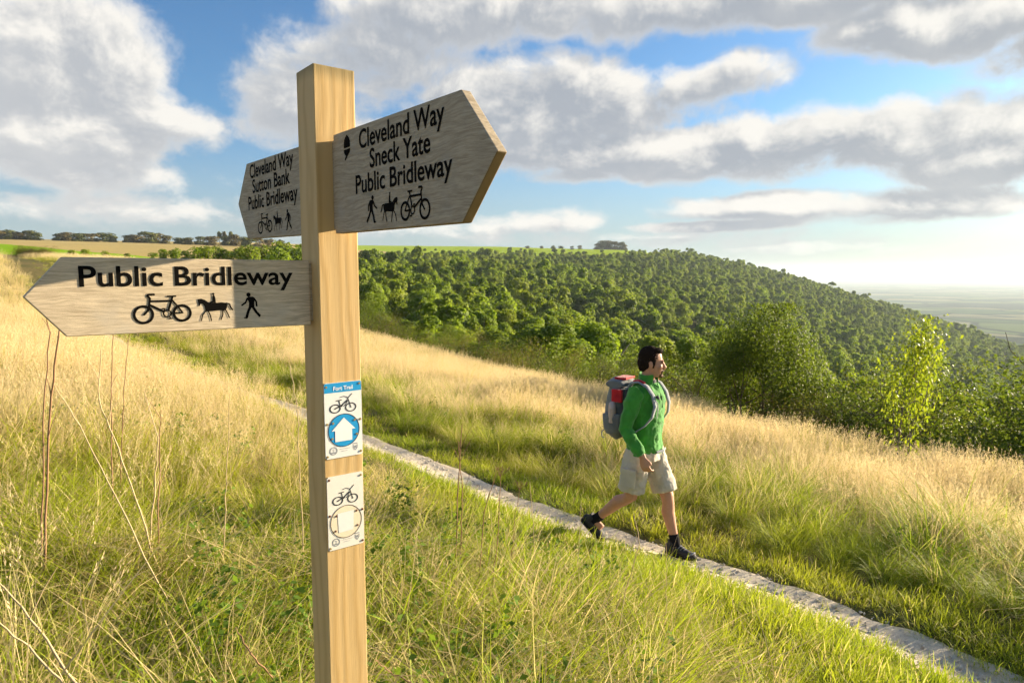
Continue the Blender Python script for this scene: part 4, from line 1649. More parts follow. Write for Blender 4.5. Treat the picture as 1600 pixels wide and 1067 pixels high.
scatter('tussock_grass', pt, pts, rots(n, .08), np.concatenate([RNG.uniform(.55, 1.0, n - len(px_)), RNG.uniform(.85, 1.25, len(px_))]) * np.where(d2 > 0, np.where(s2 < -2.6, 1.0, np.interp(d2, [1.0, 2.4], [.72, 1.15])), .8), RNG.integers(0, 4, n),
        np.clip(dryness(x2, y2, d2, s2) + .0, 0, .9), vnoise(x2, y2, .5, 63), 'drooping grass tussocks beyond the path and on the slope')

# tall straw with feathery seed heads
ps = [tuft('straw_%d' % i, 160 + i, 26, .12, (.40, .78), .22, .6, .0030, M_STRAW, heads=11, head_len=.15) for i in range(6)]
ps += [tuft('straw_far_%d' % i, 180 + i, 30, .26, (.45, .8), .22, .6, .0075, M_STRAW, heads=15, head_len=.2, hw=.011) for i in range(4)]
x, y, r = polar_pts(38000, 2.0, 75, .25)
d, s = ds(x, y)
wgt = np.where(d > 0, .25 * sstep(d, 1.4, 2.2) + .8 * sstep(d, 2.8, 6.0), .10 + .9 * sstep(s, 1.5, 8) * sstep(-d, .2, 1.6))
wgt = wgt * np.clip(-.3 + 2.2 * (.7 * vnoise(x, y, .6, 71) + .3 * vnoise(x, y, 1.9, 74)), .03, 1.3)
wgt = np.where((d < 0) & (s < 2), wgt * .3, wgt)
wgt = np.where((d < 0) & (d > -1.7 - .5 * np.sin(s * 2.3)) & (s < 5.2), wgt * .04, wgt)
keep = (RNG.random(len(x)) < wgt) & (d < wood_edge(s) + 1.5) & (np.abs(d) > np.where(s > 5, .45, .7)) & clear_of_post(x, y, .25) & (y > 2.0) & ((r > 5) | (RNG.random(len(x)) < .12 + .1 * (r - 2)))
pts = place_tufts(x, y, keep)
n = len(pts)
far = r[keep] > 12
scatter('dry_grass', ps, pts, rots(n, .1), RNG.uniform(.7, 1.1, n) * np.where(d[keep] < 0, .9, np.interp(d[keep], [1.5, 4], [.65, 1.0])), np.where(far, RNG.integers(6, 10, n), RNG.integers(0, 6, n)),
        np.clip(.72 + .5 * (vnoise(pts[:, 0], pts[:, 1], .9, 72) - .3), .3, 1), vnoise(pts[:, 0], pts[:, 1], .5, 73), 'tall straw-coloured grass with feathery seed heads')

# flattened straw lying over the sward, catching the light
pl = [tuft('thatch_%d' % i, 190 + i, 26, .20, (.30, .65), 1.5, .45, .0052, M_STRAW, lodge=.55, amin=1.0) for i in range(6)]
x, y, r = polar_pts(1300, 1.3, 16, .1)
d, s = ds(x, y)
keep = ((d < -1.5 - .6 * sstep(-s, -2, 1)) | (d > 1.5)) & (d < wood_edge(s)) & clear_of_post(x, y, .3) & (vnoise(x, y, 1.1, 77) > .36) & (r > 1.5)
pts = place_tufts(x, y, keep, -.16)
pts[:, 2] += RNG.uniform(-.08, .10, len(pts)) * np.where(d[keep] > 0, .8, 1)
n = len(pts)
scatter('flattened_straw', pl, pts, rots(n, .25), RNG.uniform(.6, 1.1, n), RNG.integers(0, 6, n), np.clip(.42 + .7 * (vnoise(pts[:, 0], pts[:, 1], 1.0, 78) - .4), .1, 1), vnoise(pts[:, 0], pts[:, 1], .6, 79), 'bent and flattened straw lying over the rough grass')

# loose limestone chippings on the path
def stone(seed):
    rng = np.random.default_rng(seed)
    bm = bmesh.new()
    bmesh.ops.create_icosphere(bm, subdivisions=1, radius=1)
    for v_ in bm.verts:
        v_.co = Vector((v_.co.x * rng.uniform(.7, 1.2), v_.co.y * rng.uniform(.6, 1.0), v_.co.z * rng.uniform(.4, .7)))
    me = bpy.data.meshes.new('chipping')
    bm.to_mesh(me)
    bm.free()
    me.materials.append(M_STONE)
    return me


m_, t_, o_ = new_mat('limestone_chips')
principled(t_, o_, t_.mix(t_.n.new('ShaderNodeObjectInfo').outputs['Random'], (.36, .31, .25), (.68, .64, .56)), .9, .2)
M_STONE = m_
n = 12000
sv = -6.5 + 22 * RNG.random(n) ** 1.6
dv = RNG.normal(0, .17, n)
dv = np.clip(dv, -.34, .34)
xx = np.array([path_xy(a, b) for a, b in zip(sv, dv)])
zz = ground_z(xx[:, 0], xx[:, 1]) + .018 - .05 * np.clip((np.abs(dv) - .25) / .1, 0, 1)
scatter('gravel', [stone(i) for i in range(5)], np.column_stack([xx, zz]), RNG.random((n, 3)) * 6, .0035 + .015 * RNG.random(n) ** 4, RNG.integers(0, 5, n), np.zeros(n), np.zeros(n), 'pale limestone chippings lying on the path')


# ---- leaves
def leaf_quads(c, nrm, size, rng, aspect=.55):
    """folded rhombic leaves: centre, normal, length"""
    n = len(c)
    t = rng.normal(0, 1, (n, 3))
    t -= (t * nrm).sum(1, keepdims=True) * nrm
    t /= np.linalg.norm(t, axis=1, keepdims=True) + 1e-9
    b = np.cross(nrm, t)
    L = size[:, None]
    v = np.stack([c - t * L * .5, c + b * L * aspect * .5 + nrm * L * .10 - t * L * .05, c + t * L * .5, c - b * L * aspect * .5 + nrm * L * .10 - t * L * .05], 1)
    return v.reshape(-1, 3), np.arange(n * 4).reshape(-1, 4)


def leaf_mesh(name, c, nrm, size, rng, mat, aspect=.55, tint=None):
    co, qd = leaf_quads(c, nrm, size, rng, aspect)
    me = quads_np(name, co, qd)
    add_attr(me, 'tint', np.repeat(rng.random(len(c)) if tint is None else tint, 4))
    me.materials.append(mat)
    return me


def unit(v):
    return v / (np.linalg.norm(v, axis=1, keepdims=True) + 1e-9)


def tube_mesh(name, segs, mat, sides=6):
    """tapered limbs: segs = list of (p0, p1, r0, r1)"""
    vs, fs = [], []
    for p0, p1, r0, r1 in segs:
        p0, p1 = Vector(p0), Vector(p1)
        ax = (p1 - p0)
        if ax.length < 1e-6:
            continue
        ax.normalize()
        u = ax.orthogonal().normalized()
        w = ax.cross(u)
        b = len(vs)
        for p, rad in ((p0, r0), (p1, r1)):
            for k in range(sides):
                a = 2 * math.pi * k / sides
                vs.append(p + (u * math.cos(a) + w * math.sin(a)) * rad)
        for k in range(sides):
            k2 = (k + 1) % sides
            fs.append((b + k, b + k2, b + sides + k2, b + sides + k))
    me = mesh_from(name, vs, fs, True)
    me.materials.append(mat)
    return me


def bark(name, col):
    m, t, out = new_mat(name)
    p = t.coord()
    n = t.noise(t.comb(*[t.math('MULTIPLY', c_, k) for c_, k in zip(t.sep(p), (14, 14, 4))]), 1.0, 5, .65)
    principled(t, out, t.mix(t.smooth(n, .35, .7), col, tuple(v * .4 for v in col)), .9, .15, n, .6, .02)
    return m


M_BARK = bark('bark', (.16, .12, .085))
M_BARKG = bark('grey_bark', (.24, .21, .17))
M_LEAF = leaf_mat('sycamore_leaves', (.040, .075, .006), (.145, .185, .014), trans=.42, rough=.65)
M_LEAFY = leaf_mat('sapling_leaves', (.16, .23, .008), (.40, .42, .02), trans=.55)
M_LEAFD = leaf_mat('hawthorn_leaves', (.055, .065, .008), (.17, .155, .02), (.19, .125, .022))
M_LEAFB = leaf_mat('russet_shrub_leaves', (.10, .06, .018), (.18, .12, .035))
M_WOOD = leaf_mat('woodland_leaves', (.12, .19, .010), (.31, .41, .022), (.27, .30, .028), trans=.5, rough=.7, stands=True)
M_DARKTREE = leaf_mat('hedgerow_tree_leaves', (.055, .075, .014), (.14, .15, .025), (.14, .10, .03), trans=.25, rough=.7)


def grow(rng, p, dr, length, rad, depth, spread, segs, tips, up=.12, kids=(2, 4), ratio=.72):
    k = 3
    for i in range(k):
        dr = (dr + Vector(rng.normal(0, .16, 3)) + Vector((0, 0, up))).normalized()
        p2 = p + dr * (length / k)
        r2 = rad * (1 - .18)
        segs.append((p.copy(), p2.copy(), rad, r2))
        if depth <= 1:
            tips.append((p2.copy(), dr.copy()))
        elif i > 0 and depth > 1:
            sd = (dr + Vector(rng.normal(0, spread, 3))).normalized()
            grow(rng, p2, sd, length * ratio * rng.uniform(.6, .95), r2 * .55, depth - 1, spread, segs, tips, up, kids, ratio)
        p, rad = p2, r2
    if depth > 0:
        for j in range(rng.integers(*kids)):
            sd = (dr + Vector(rng.normal(0, spread, 3))).normalized()
            grow(rng, p, sd, length * ratio * rng.uniform(.75, 1.1), rad * .7, depth - 1, spread, segs, tips, up, kids, ratio)


def make_plant(seed, stems, height, rad, depth, spread, leaf, per_tip, jit, up=.12, lean=.4, ratio=.72, kids=(2, 4)):
    """returns segs, leaf centres, leaf normals, leaf sizes"""
    rng = np.random.default_rng(seed)
    segs, tips = [], []
    for i in range(stems):
        a = 2 * math.pi * (i + rng.random()) / stems
        b = Vector((math.cos(a), math.sin(a), 0)) * (.12 * (stems > 1))
        dr = Vector((math.cos(a) * lean, math.sin(a) * lean, 1)).normalized() if stems > 1 else Vector((rng.normal(0, .05), rng.normal(0, .05), 1)).normalized()
        if stems > 1:
            segs.append((Vector((0, 0, -.26)), b - Vector((0, 0, .19)), rad, rad * .9))
        grow(rng, b - Vector((0, 0, .2)), dr, height * .36 * rng.uniform(.8, 1.1), rad, depth, spread, segs, tips, up, kids, ratio)
    tp = np.array([t[0] for t in tips])
    td = np.array([t[1] for t in tips])
    n = len(tp) * per_tip
    c = np.repeat(tp, per_tip, 0) + rng.normal(0, jit, (n, 3)) + np.repeat(td, per_tip, 0) * rng.uniform(-.1, .1, (n, 1))
    cen = c.mean(0)
    nrm = unit(unit(c - cen) * .5 + np.array([0, 0, .7]) + rng.normal(0, .6, (n, 3)))
    size = leaf * rng.uniform(.6, 1.3, n)
    zc = np.percentile(c[:, 2], 98.5)
    k_ = c[:, 2] <= zc
    c, nrm, size = c[k_], nrm[k_], size[k_]
    k = height / max(zc, .1)
    c = c * k
    segs = [(a * k, b * k, r0 * k, r1 * k) for a, b, r0, r1 in segs]
    return segs, c, nrm, size, rng


def plant_meshes(name, mat, bmat, *a, **k):
    asp = k.pop('aspect', .6)
    segs, c, nrm, size, rng = make_plant(*a, **k)
    return (leaf_mesh(name + '_crown', c, nrm, size, rng, mat, asp), tube_mesh(name + '_trunk', segs, bmat, 5))


def put_tree(name, meshes, loc, rz, sc, label, cat, group=None, parts=('crown', 'trunk')):
    e = empty(name, loc, rz, label, cat, group)
    e.scale = (sc[0], sc[1], sc[2]) if isinstance(sc, tuple) else (sc, sc, sc)
    for nm, me in zip(parts, meshes):
        obj(nm, me, None, e)
    return e


def spot(px, Y, sink=.05):
    p = at_depth(px, 500, Y)
    return Vector((p.x, Y, gz(p.x, Y) - sink))


def top_h(px, py, Y, base):
    return at_depth(px, py, Y).z - base.z


# the young sycamore beyond the path, and the sapling
SYC = plant_meshes('sycamore', M_LEAF, M_BARK, 3, 5, 4.4, .055, 3, .55, .085, 34, .17, up=.10, lean=.55)
b = spot(1182, 20)
put_tree('sycamore_tree', SYC, b, .6, (lambda f_: (f_ * .78, f_ * .78, f_))(top_h(1182, 474, 20, b) / 4.4), 'round dark green leafy tree standing just behind the walker', 'tree')
SAP = plant_meshes('sapling', M_LEAFY, M_BARKG, 23, 3, 3.0, .02, 2, .32, .085, 30, .10, up=.42, lean=.22, ratio=.5, kids=(1, 3))
b = spot(1425, 11.5, .45)
put_tree('sapling', SAP, b, 1.0, (lambda h: (h / 3.0 * .52, h / 3.0 * .52, h / 3.0))(top_h(1425, 492, 11.5, b)), 'slim sunlit yellow-green sapling rising from the dry grass', 'tree')

HAW = [plant_meshes('hawthorn_%d' % i, M_LEAFD, M_BARK, 30 + i, 6, 2.8, .035, 2, .55, .052, 36, .15, up=.05, lean=.8) for i in range(4)]
RUS = [plant_meshes('russet_%d' % i, M_LEAFB, M_BARK, 50 + i, 7, 1.6, .014, 2, .4, .05, 9, .12, up=.16, lean=.5) for i in range(2)]
THORN = plant_meshes('thorn', M_LEAFB, M_BARK, 58, 8, 1.6, .025, 2, .5, .06, 40, .13, up=.04, lean=.8)
GRN = [plant_meshes('green_bush_%d' % i, M_LEAF, M_BARK, 60 + i, 6, 2.6, .03, 2, .5, .058, 40, .15, up=.08, lean=.75) for i in range(3)]
HG = 'bushes along the edge of the wood'
rg = random.Random(4)
lst = [  # px, py of the top, depth, kind, label
    (1560, 548, 15.5, 'g', 'broad dark bush at the right edge beyond the dry grass'),
    (1640, 552, 14.5, 'g', 'dark bush cut by the right edge of the picture'),
    (1500, 560, 17.5, 'h', 'dark hawthorn right behind the sunlit sapling'),
    (1380, 585, 17.0, 'h', 'low hawthorn between the round tree and the sapling'),
    (1315, 590, 18.5, 'g', 'green bush at the right foot of the round tree'),
    (1120, 552, 21.5, 'h', 'dark hawthorn at the left foot of the round tree'),
    (1065, 556, 23.0, 'g', 'dark bush behind the walker\'s face'),
    (1000, 552, 25.0, 'h', 'olive hawthorn behind the walker\'s head'),
    (945, 556, 26.0, 'h', 'olive hawthorn above the walker\'s backpack'),
    (895, 545, 29.0, 'g', 'green bush left of the hawthorns above the backpack'),
    (850, 540, 31.0, 'h', 'brownish hawthorn where the straw meets the wood, above the path'),
    (805, 528, 34.0, 'r', 'russet shrub among the green bushes at the wood edge'),
    (760, 525, 36.0, 'g', 'bright green bush at the middle of the wood edge'),
    (715, 515, 39.0, 'h', 'brownish hawthorn left of the bright green bush'),
    (672, 505, 42.0, 'g', 'green bush a little right of the signpost at the wood edge'),
    (630, 497, 45.0, 'h', 'hawthorn beside the signpost at the top of the straw'),
    (590, 487, 48.0, 'h', 'hawthorn half hidden by the signpost'),
    (545, 470, 52.0, 'g', 'green bush hidden behind the signpost'),
    (780, 545, 32.5, 'r', 'low russet shrub in front of the green bushes'),
    (690, 528, 38.0, 'r', 'low russet shrub at the top of the straw, right of the signpost'),
    (900, 578, 25.5, 'r', 'low russet shrub above the straw left of the backpack'),
    (1255, 600, 18.0, 'r', 'russet shrub under the right side of the round tree')]
for i, (px, py, Y, k, lab) in enumerate(lst):
    b = spot(px, Y, .1)
    h = top_h(px, py, Y, b)
    src = {'g': GRN, 'h': HAW, 'r': RUS}[k][i % len({'g': GRN, 'h': HAW, 'r': RUS}[k])]
    h0 = {'g': 2.6, 'h': 2.8, 'r': 1.6}[k]
    f = max(h, .8) / h0
    wv = f * rg.uniform(.95, 1.25) if k != 'r' else f
    put_tree({'g': 'green_bush', 'h': 'hawthorn_bush', 'r': 'russet_shrub'}[k], src, b, rg.uniform(0, 6), (wv, wv, f), lab, 'bush', HG)


# ---- the wood in the valley
def crown(name, seed, nl, faces, fsize, mat, conifer=False, low=.25, wide=False):
    """crown about 1 m tall and .9 m wide standing on z=.12, many leaf clumps on uneven lobes"""
    rng = np.random.default_rng(seed)
    cs, ns, tn = [], [], []
    for i in range(nl):
        a = rng.random() * 2 * math.pi
        hgt = rng.uniform(low, .86) if low > .2 or i % 5 < 3 else rng.uniform(0, .15)
        rad = rng.uniform(.0, .30) * (1 - .5 * abs(hgt - .5))
        if conifer:
            rad = .25 * (1 - hgt) * rng.random()
        c = np.array([math.cos(a) * rad, math.sin(a) * rad, hgt])
        lr = rng.uniform(.14, .24) * (1.15 - .5 * hgt)
        if low < .2:
            c[:2] *= .8
            lr = rng.uniform(.2, .3)
            c[2] = min(c[2], .55 + .22 * rng.random())
        m = faces // nl
        u = unit(rng.normal(0, 1, (m, 3)))
        u[:, 2] = np.where(u[:, 2] < -.3, -u[:, 2], u[:, 2])
        rr_ = lr * (.72 + .33 * rng.random(m))
        cs.append(c + u * rr_[:, None])
        ns.append(unit(u + rng.normal(0, .45, (m, 3))))
        tn.append(np.clip(rng.random() * .5 + rng.random(m) * .5, 0, 1))
    c, nn = np.concatenate(cs), np.concatenate(ns)
    if wide:
        c = c * np.array([rng.uniform(.75, 1.25), rng.uniform(.75, 1.25), rng.uniform(.8, 1.15)])
    return leaf_mesh(name, c, nn, fsize * rng.uniform(.6, 1.4, len(c)), rng, mat, .8, np.concatenate(tn))


def trunk_for(name, seed, sides=5):
    rng = np.random.default_rng(seed)
    segs = [(Vector((0, 0, -.1)), Vector((.01, 0, .3)), .032, .024)]
    for i in range(5):
        a = rng.random() * 6.3
        e = Vector((math.cos(a) * .25, math.sin(a) * .25, rng.uniform(.5, .85)))
        m_ = Vector((.01, 0, .28)).lerp(e, .5) + Vector((0, 0, .05))
        segs += [(Vector((.01, 0, .25)), m_, .018, .011), (m_, e, .011, .003)]
    return tube_mesh(name, segs, M_BARKG, sides)


CR_NEAR = [crown('wood_crown_%d' % i, 200 + i, (15, 9, 12)[i % 3], 7500, .032, M_WOOD, wide=True) for i in range(9)]
CR_FAR = [crown('far_crown_%02d' % i, 320 + i, (6, 9, 14, 11)[i % 4], 1500, (.05, .065)[i % 2], M_WOOD, low=(.25, .3, .22)[i % 3], wide=True) for i in range(12)]
CR_BUSH = [crown('bush_crown_%d' % i, 340 + i, 14, 1500, .075, M_WOOD, low=.06) for i in range(4)]
TRK = [trunk_for('wood_trunk_%d' % i, 240 + i) for i in range(3)]
cand = []
for (y0, y1, sp) in ((38, 170, 5.4), (170, 450, 7.2), (450, 1230, 9.2)):
    gx = np.arange(-y1 * .32, y1 * .95, sp)
    gy = np.arange(y0 * .85, y1, sp)
    X, Y = np.meshgrid(gx, gy)
    X = X + RNG.uniform(-.75, .75, X.shape) * sp
    Y = Y + RNG.uniform(-.75, .75, Y.shape) * sp
    X, Y = X.ravel(), Y.ravel()
    k = (Y >= y0) & (Y < y1)
    cand.append(np.stack([X[k], Y[k], np.full(k.sum(), sp)], -1))
cand = np.concatenate(cand)
cx, cyy, csp = cand.T
cq = 800 + F_PX * cx / cyy
cd, cs_ = ds(cx, cyy)
hi = np.interp(cq, [470, 570, 700, 900, 1030, 1100, 1700], [690, 790, 920, 955, 1040, 1230, 1230])
ok = (cq > 430) & (cq < 1720) & (cyy < hi) & (cd > wood_edge(cs_) + 5)
ok &= ~((cq < 520) & (cyy > 330))
hgt = np.interp(cd - wood_edge(cs_), [5, 20, 60, 120], [3.4, 5.5, 8, 9.5]) * RNG.uniform(.75, 1.2, len(cx)) * np.where(cyy > 300, 1.05, 1)
hgt *= (.75 + .5 * vnoise(cx, cyy, .02, 91)) * (1 + .35 * (RNG.random(len(cx)) ** 4))
cz_ = ground_z(cx, cyy)
pyt = HOR - F_PX * (cz_ + hgt - CZ) / cyy
clear = (np.abs(cq - 1045) < 48) & (np.abs(pyt - 492) < 9)
clear |= (cq < 1035) & (pyt < np.interp(cq, [560, 800, 960, 1000, 1035], [399, 397.5, 396.5, 394, 391]))
clear |= RNG.random(len(cx)) < .06
ok &= ~clear
cx, cyy, csp, hgt, cz_, cq = cx[ok], cyy[ok], csp[ok], hgt[ok], cz_[ok], cq[ok]
app = hgt / cyy * ((cq > 560) & (cq < 1620))
order = np.argsort(-app)
NI = 270
ind, rest = order[:NI], order[NI:]
WG = 'trees of the wood in the valley'
rg = random.Random(9)
for j in ind:
    put_tree('woodland_tree', (CR_NEAR[rg.randrange(9)], TRK[rg.randrange(3)]), (cx[j], cyy[j], cz_[j] - .1), rg.uniform(0, 6.3), (csp[j] * 1.75 * rg.uniform(.85, 1.1), csp[j] * 1.75 * rg.uniform(.85, 1.1), float(hgt[j])),
             'leafy green tree of the wood filling the valley below the meadow', 'tree', WG)
# the rest of the wood: one mass
n = len(rest)
ssc = hgt[rest]
scatter('woodland', CR_FAR, np.stack([cx[rest], cyy[rest], cz_[rest] - .3], -1), np.stack([np.zeros(n), np.zeros(n), RNG.random(n) * 6.3], -1), np.maximum(ssc, csp[rest] * 1.25) * (.75 + .7 * RNG.random(n) ** 1.6), RNG.integers(0, 12, n), np.zeros(n), np.zeros(n),
        'dense green wood covering the far side of the valley up to the ridge')

# ---- trees along the skyline and in the fields
CR_DARK = [crown('hedge_crown_%d' % i, 260 + i, 15, 1500, .085, M_DARKTREE, low=.06) for i in range(5)]
CR_CON = [crown('conifer_crown_%d' % i, 270 + i, 10, 900, .08, M_DARKTREE, True) for i in range(2)]
rg = random.Random(31)
row = [(2, 356, 373, 24), (22, 357, 373, 22), (36, 360, 374, 18), (52, 358, 374, 24), (66, 362, 374, 16), (98, 362, 375, 16), (112, 361, 375, 22), (130, 362, 375, 22), (152, 363, 375, 22), (172, 362, 375, 24), (184, 365, 376, 14),
       (206, 366, 377, 14), (216, 364, 377, 20), (236, 360, 377, 26), (250, 362, 377, 20), (264, 364, 377, 18), (285, 370, 379, 16), (300, 369, 379, 16), (318, 368, 380, 20), (336, 367, 380, 20), (358, 366, 380, 20), (372, 364, 380, 18), (390, 367, 380, 20), (408, 370, 381, 16), (424, 371, 381, 16), (440, 371, 381, 14)]
for i, (px, pt_, pb, w) in enumerate(row):
    Y = 600 + rg.uniform(-25, 25)
    base = spot(px, Y, .4)
    h = max(top_h(px, pt_, Y, base), 5) * .95
    wd = w / F_PX * Y * 1.55
    put_tree('hedgerow_tree', (CR_DARK[i % 5], TRK[i % 3]), base, rg.uniform(0, 6), (wd, wd, h), 'rounded dark tree, %s from the left in the skyline row above the stubble field' % ORD[i], 'tree', 'trees in the skyline row')
for i, (px, pt_) in enumerate([(348, 361), (356, 360), (366, 361)]):
    Y = 640
    base = spot(px, Y, .4)
    h = top_h(px, pt_, Y, base)
    put_tree('conifer', (CR_CON[i % 2], TRK[i % 3]), base, i, (h * .75, h * .75, h), 'dark pointed conifer, %s from the left, rising above the skyline tree row' % ORD[i], 'tree', 'conifers above the skyline row')
for i, (px, pt_, w) in enumerate([(932, 378, 14), (940, 375, 18), (950, 374, 18), (960, 376, 16), (969, 377, 14), (975, 380, 10)]):
    Y = 1350
    base = spot(px, Y, .4)
    h = max(top_h(px, pt_, Y, base), 10)
    wd = w / F_PX * Y * 1.3
    put_tree('clump_tree', (CR_DARK[i % 5], TRK[i % 3]), base, rg.uniform(0, 6), (wd, wd, h), 'dark tree, %s from the left in the clump crowning the far hilltop field' % ORD[i], 'tree', 'clump of trees on the hilltop')
for i, (px, pt_, Y, w) in enumerate([(706, 391, 920, 8), (722, 390, 930, 12), (795, 388, 980, 6), (814, 387, 985, 5), (824, 385, 1300, 8), (846, 384, 1350, 8), (864, 383, 1100, 8), (876, 384, 1400, 10), (893, 384, 1250, 7), (905, 383, 1400, 8)]):
    base = spot(px, Y, .4)
    h = max(top_h(px, pt_, Y, base), 6)
    wd = w / F_PX * Y * 1.25
    put_tree('field_tree', (CR_DARK[i % 5], TRK[i % 3]), base, rg.uniform(0, 6), (wd, wd, h), 'small lone tree, %s from the signpost along the far hilltop field' % ORD[i], 'tree', 'lone trees at the hilltop field')
hb = [(62, 388, 75, 'dark brown thorn bush at the far left top of the meadow', THORN, 1.6, 1.5), (118, 390, 95, 'green bush over the sign tip, left of the others', (CR_BUSH[0], TRK[0]), 1.0, 1.2), (138, 389, 97, 'green bush over the sign tip', (CR_BUSH[1], TRK[1]), 1.0, 1.2),
      (172, 394, 100, 'low green bush over the word Public', (CR_BUSH[2], TRK[2]), 1.0, 1.2), (205, 396, 105, 'low bush over the sign, between the green bushes', (CR_BUSH[3], TRK[0]), 1.0, 1.2)]
for i, px in enumerate(range(245, 475, 17)):
    hb.append((px, 390 - (px - 245) * .035 + rg.uniform(-4, 4), 125 + rg.uniform(-12, 12), None, (CR_BUSH[i % 4], TRK[i % 3]), 1.0, 1.2))
for i, (px, pt_, Y, lab, me, h0, wk) in enumerate(hb):
    base = spot(px, Y, .2)
    h = max(top_h(px, pt_, Y, base), 1.5)
    f = h / h0
    put_tree('hedge_bush', me, base, rg.uniform(0, 6), (f * wk, f * wk, f), lab or 'green bush, %s from the left in the hedge line just above the near sign' % ORD[i - 5], 'bush', 'bushes of the hedge line' if not lab else None)

# ---- dead flower stalks standing in the grass
M_STEM = simple_mat('dead_stalk', (.34, .20, .11), .8, .2, .35, 30)
M_STEMP = simple_mat('pale_dead_stalk', (.62, .47, .27), .8, .2, .25, 30)


def stalk(pix, Y, rad, mat, label, umbel=False, twigs=0, seed=0):
    """a dead stalk through the given picture points at one depth; the root runs on down into the ground"""
    rng = random.Random(seed)
    pts = [at_depth(px, py, Y + .06 * i * rng.uniform(-1, 1)) for i, (px, py) in enumerate(pix)]
    b = pts[0].copy()
    g = gz(b.x, b.y)
    if b.z > g:
        dn = (pts[0] - pts[1]).normalized()
        st = pts[0] + dn * min((b.z - g) / max(-dn.z, .35) + .03, 1.2)
        st.z = g - .02
        pts = [st] + pts
    root = pts[0].copy()
    fine = []
    for a, c in zip(pts[:-1], pts[1:]):
        k = 5
        for i in range(k):
            q_ = a.lerp(c, i / k)
            fine.append(q_ + Vector([rng.uniform(-1, 1) * .004 for _ in range(3)]))
    fine.append(pts[-1])
    n_ = len(fine) - 1
    segs = [(fine[i] - root, fine[i + 1] - root, rad * (1 - .55 * i / n_), rad * (1 - .55 * (i + 1) / n_)) for i in range(n_)]
    segs += [(fine[i] - root - Vector((0, 0, .003)), fine[i] - root + Vector((0, 0, .004)), rad * 1.35 * (1 - .5 * i / n_), rad * 1.35 * (1 - .5 * i / n_)) for i in range(5, n_, 5)]
    o = empty('dead_stalk', root, 0, label, 'plant stalk', 'dead flower stalks')
    obj('stem', tube_mesh('stem', segs, mat, 6), None, o)
    if twigs:
        for i in range(twigs):
            k = rng.randrange(max(1, n_ // 3), n_)
            p = fine[k] - root
            a = rng.uniform(0, 6.3)
            dr = Vector((math.cos(a) * .5, math.sin(a) * .5, .85))
            L = rng.uniform(.08, .2)
            m_ = p + dr * L * .5 + Vector((0, 0, .01))
            obj('side_twig', tube_mesh('side_twig', [(p, m_, rad * .4, rad * .32), (m_, p + dr * L, rad * .32, rad * .2)], mat, 4), None, o)
    if umbel:
        um = []
        p = fine[-1] - root
        for i in range(11):
            a = i * 2.4
            e = p + Vector((math.cos(a) * .035 * (1 + i % 3) / 2.2, math.sin(a) * .035 * (1 + i % 3) / 2.2, .035 + .006 * (i % 2)))
            um.append((p, e, .0012, .0009))
            for j in range(4):
                um.append((e, e + Vector((rng.uniform(-.009, .009), rng.uniform(-.009, .009), .008)), .0009, .0012))
        obj('seed_umbel', tube_mesh('seed_umbel', um, mat, 4), None, o)


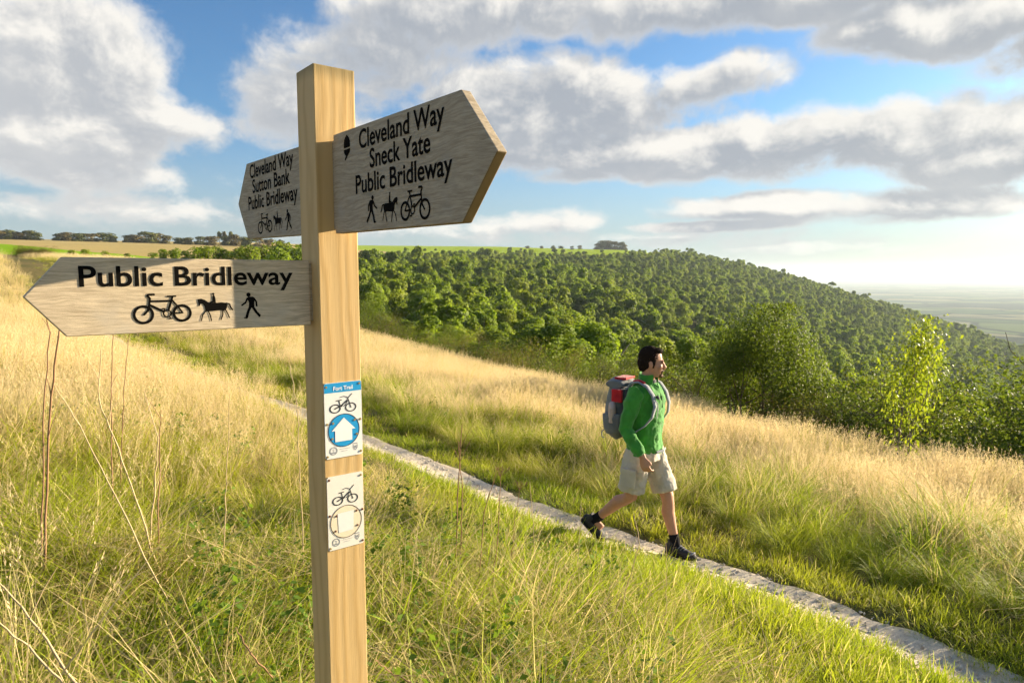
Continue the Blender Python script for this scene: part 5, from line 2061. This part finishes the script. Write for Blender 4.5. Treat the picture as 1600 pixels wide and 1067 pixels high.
for i, a in enumerate([
        ([(70, 850), (77, 640), (92, 527), (96, 470)], 3.0, .0060, M_STEM, 'thick reddish dead stalk rising behind the tip of the near sign', False, 2),
        ([(64, 845), (68, 660), (77, 520), (70, 470)], 3.1, .0045, M_STEM, 'dead stalk close beside the thick reddish one, slightly left', False, 1),
        ([(217, 797), (185, 700), (154, 625), (158, 545)], 3.2, .0045, M_STEMP, 'pale crooked stalk bending left below the near sign', False, 3),
        ([(174, 662), (173, 590), (177, 510)], 4.2, .0045, M_STEM, 'short straight dark stalk under the word Public', False, 1),
        ([(240, 775), (247, 685), (225, 610)], 3.3, .0042, M_STEMP, 'pale forked stalk below the bicycle symbol', False, 4),
        ([(248, 780), (250, 680), (252, 640)], 3.35, .0040, M_STEM, 'dark stalk touching the pale forked one', False, 2),
        ([(352, 797), (356, 700), (359, 615)], 3.4, .0034, M_STEMP, 'thin upright pale stalk under the walker symbol of the near sign', False, 1),
        ([(470, 770), (465, 640), (453, 572)], 3.4, .0036, M_STEMP, 'pale stalk just left of the post', False, 2),
        ([(180, 775), (125, 665), (84, 600)], 2.9, .0034, M_STEMP, 'slanting pale stalk leaning left across the grass', False, 1),
        ([(192, 660), (195, 590), (203, 520)], 4.4, .0038, M_STEM, 'short dark stalk right of the straight one under the sign', False, 1),
        ([(712, 870), (716, 760), (722, 662)], 3.9, .0052, M_STEM, 'tallest brown stalk right of the post in front of the path', False, 6),
        ([(720, 850), (722, 760), (716, 690)], 4.0, .0046, M_STEM, 'brown stalk joined close to the tallest one right of the post', False, 3),
        ([(748, 930), (756, 800), (778, 730)], 3.6, .0038, M_STEM, 'brown stalk with a curved tip right of the tallest one', False, 3),
        ([(766, 950), (777, 840), (782, 744)], 3.5, .0038, M_STEM, 'brown stalk topped by a flat seed umbel before the path', True, 2),
        ([(836, 880), (832, 800), (828, 752)], 4.0, .0028, M_STEMP, 'thin pale stalk right of the seed umbel', False, 0),
        ([(800, 860), (806, 800), (812, 765)], 4.1, .0030, M_STEM, 'small brown umbel stalk between the umbel and the thin pale one', True, 1),
        ([(958, 1075), (975, 930), (1000, 850), (990, 800)], 2.9, .0026, M_STEMP, 'pale branching stalk in front of the walker\'s feet', False, 6),
        ([(1040, 960), (1042, 900), (1040, 845)], 3.4, .0022, M_STEMP, 'thin pale stalk before the front boot', False, 5),
        ([(905, 960), (903, 880), (908, 780)], 3.7, .0026, M_STEMP, 'thin pale stalk left of the rear boot', False, 1),
        ([(118, 1070), (60, 980), (-8, 905)], 1.9, .0050, M_STEMP, 'thick bleached stalk lying across the bottom left corner', False, 1),
        ([(105, 1075), (45, 1010), (-10, 965)], 1.8, .0040, M_STEMP, 'lower bleached stalk crossing the bottom left corner', False, 1),
        ([(425, 1060), (390, 1020), (368, 980)], 2.2, .0040, M_STEM, 'short broken stalk lying left of the post foot', False, 0),
        ([(640, 1067), (610, 1050), (586, 1030)], 2.1, .0030, M_STEM, 'reddish broken stalk lying right of the post foot', False, 0)]):
    stalk(a[0], a[1], a[2], a[3], a[4], a[5], a[6], 300 + i)

# broad-leaved weeds in the grass
def weed(seed, n=26, h=.22, leaf=.036):
    rng = np.random.default_rng(seed)
    z = rng.random(n) * h
    a = rng.random(n) * 6.3
    rr_ = .02 + .07 * rng.random(n)
    c = np.stack([np.cos(a) * rr_, np.sin(a) * rr_, z], -1)
    nn = unit(np.stack([np.cos(a) * .5, np.sin(a) * .5, np.ones(n)], -1) + rng.normal(0, .3, (n, 3)))
    me = leaf_mesh('weed', c, nn, leaf * rng.uniform(.5, 1.2, n), rng, M_WEED, .75)
    return me


M_WEED = leaf_mat('weed_leaves', (.07, .14, .012), (.17, .27, .025), trans=.4, rough=.85)
x, y, r = polar_pts(1500, 1.5, 14, .7)
d, s = ds(x, y)
keep = (np.abs(d) > 1.5) & (d < 4) & (vnoise(x, y, .9, 81) > .52) & clear_of_post(x, y, .15)
pts = place_tufts(x, y, keep, -.06)
n = len(pts)
scatter('broad_leaved_weeds', [weed(i, 40, .3) for i in range(5)], pts, rots(n, .2), RNG.uniform(.6, 1.2, n), RNG.integers(0, 5, n), np.zeros(n), np.zeros(n), 'green broad-leaved weeds among the grass')

# ------------------------------------------------------------------ hazy air
def haze():
    bm = bmesh.new()
    bmesh.ops.create_cube(bm, size=1)
    for v in bm.verts:
        v.co = Vector((v.co.x * 53000, v.co.y * 53000, -200.5 if v.co.z < 0 else 92.0))
    me = bpy.data.meshes.new('haze')
    bm.to_mesh(me)
    bm.free()
    m, t, out = new_mat('hazy_air')
    v = t.n.new('ShaderNodeVolumePrincipled')
    v.inputs['Color'].default_value = (.66, .78, .90, 1)
    v.inputs['Density'].default_value = HAZE_D
    v.inputs['Anisotropy'].default_value = .2
    t.l.new(v.outputs[0], out.inputs['Volume'])
    obj('haze', me, m, kind='stuff')


HAZE_D = 8.5e-5
haze()
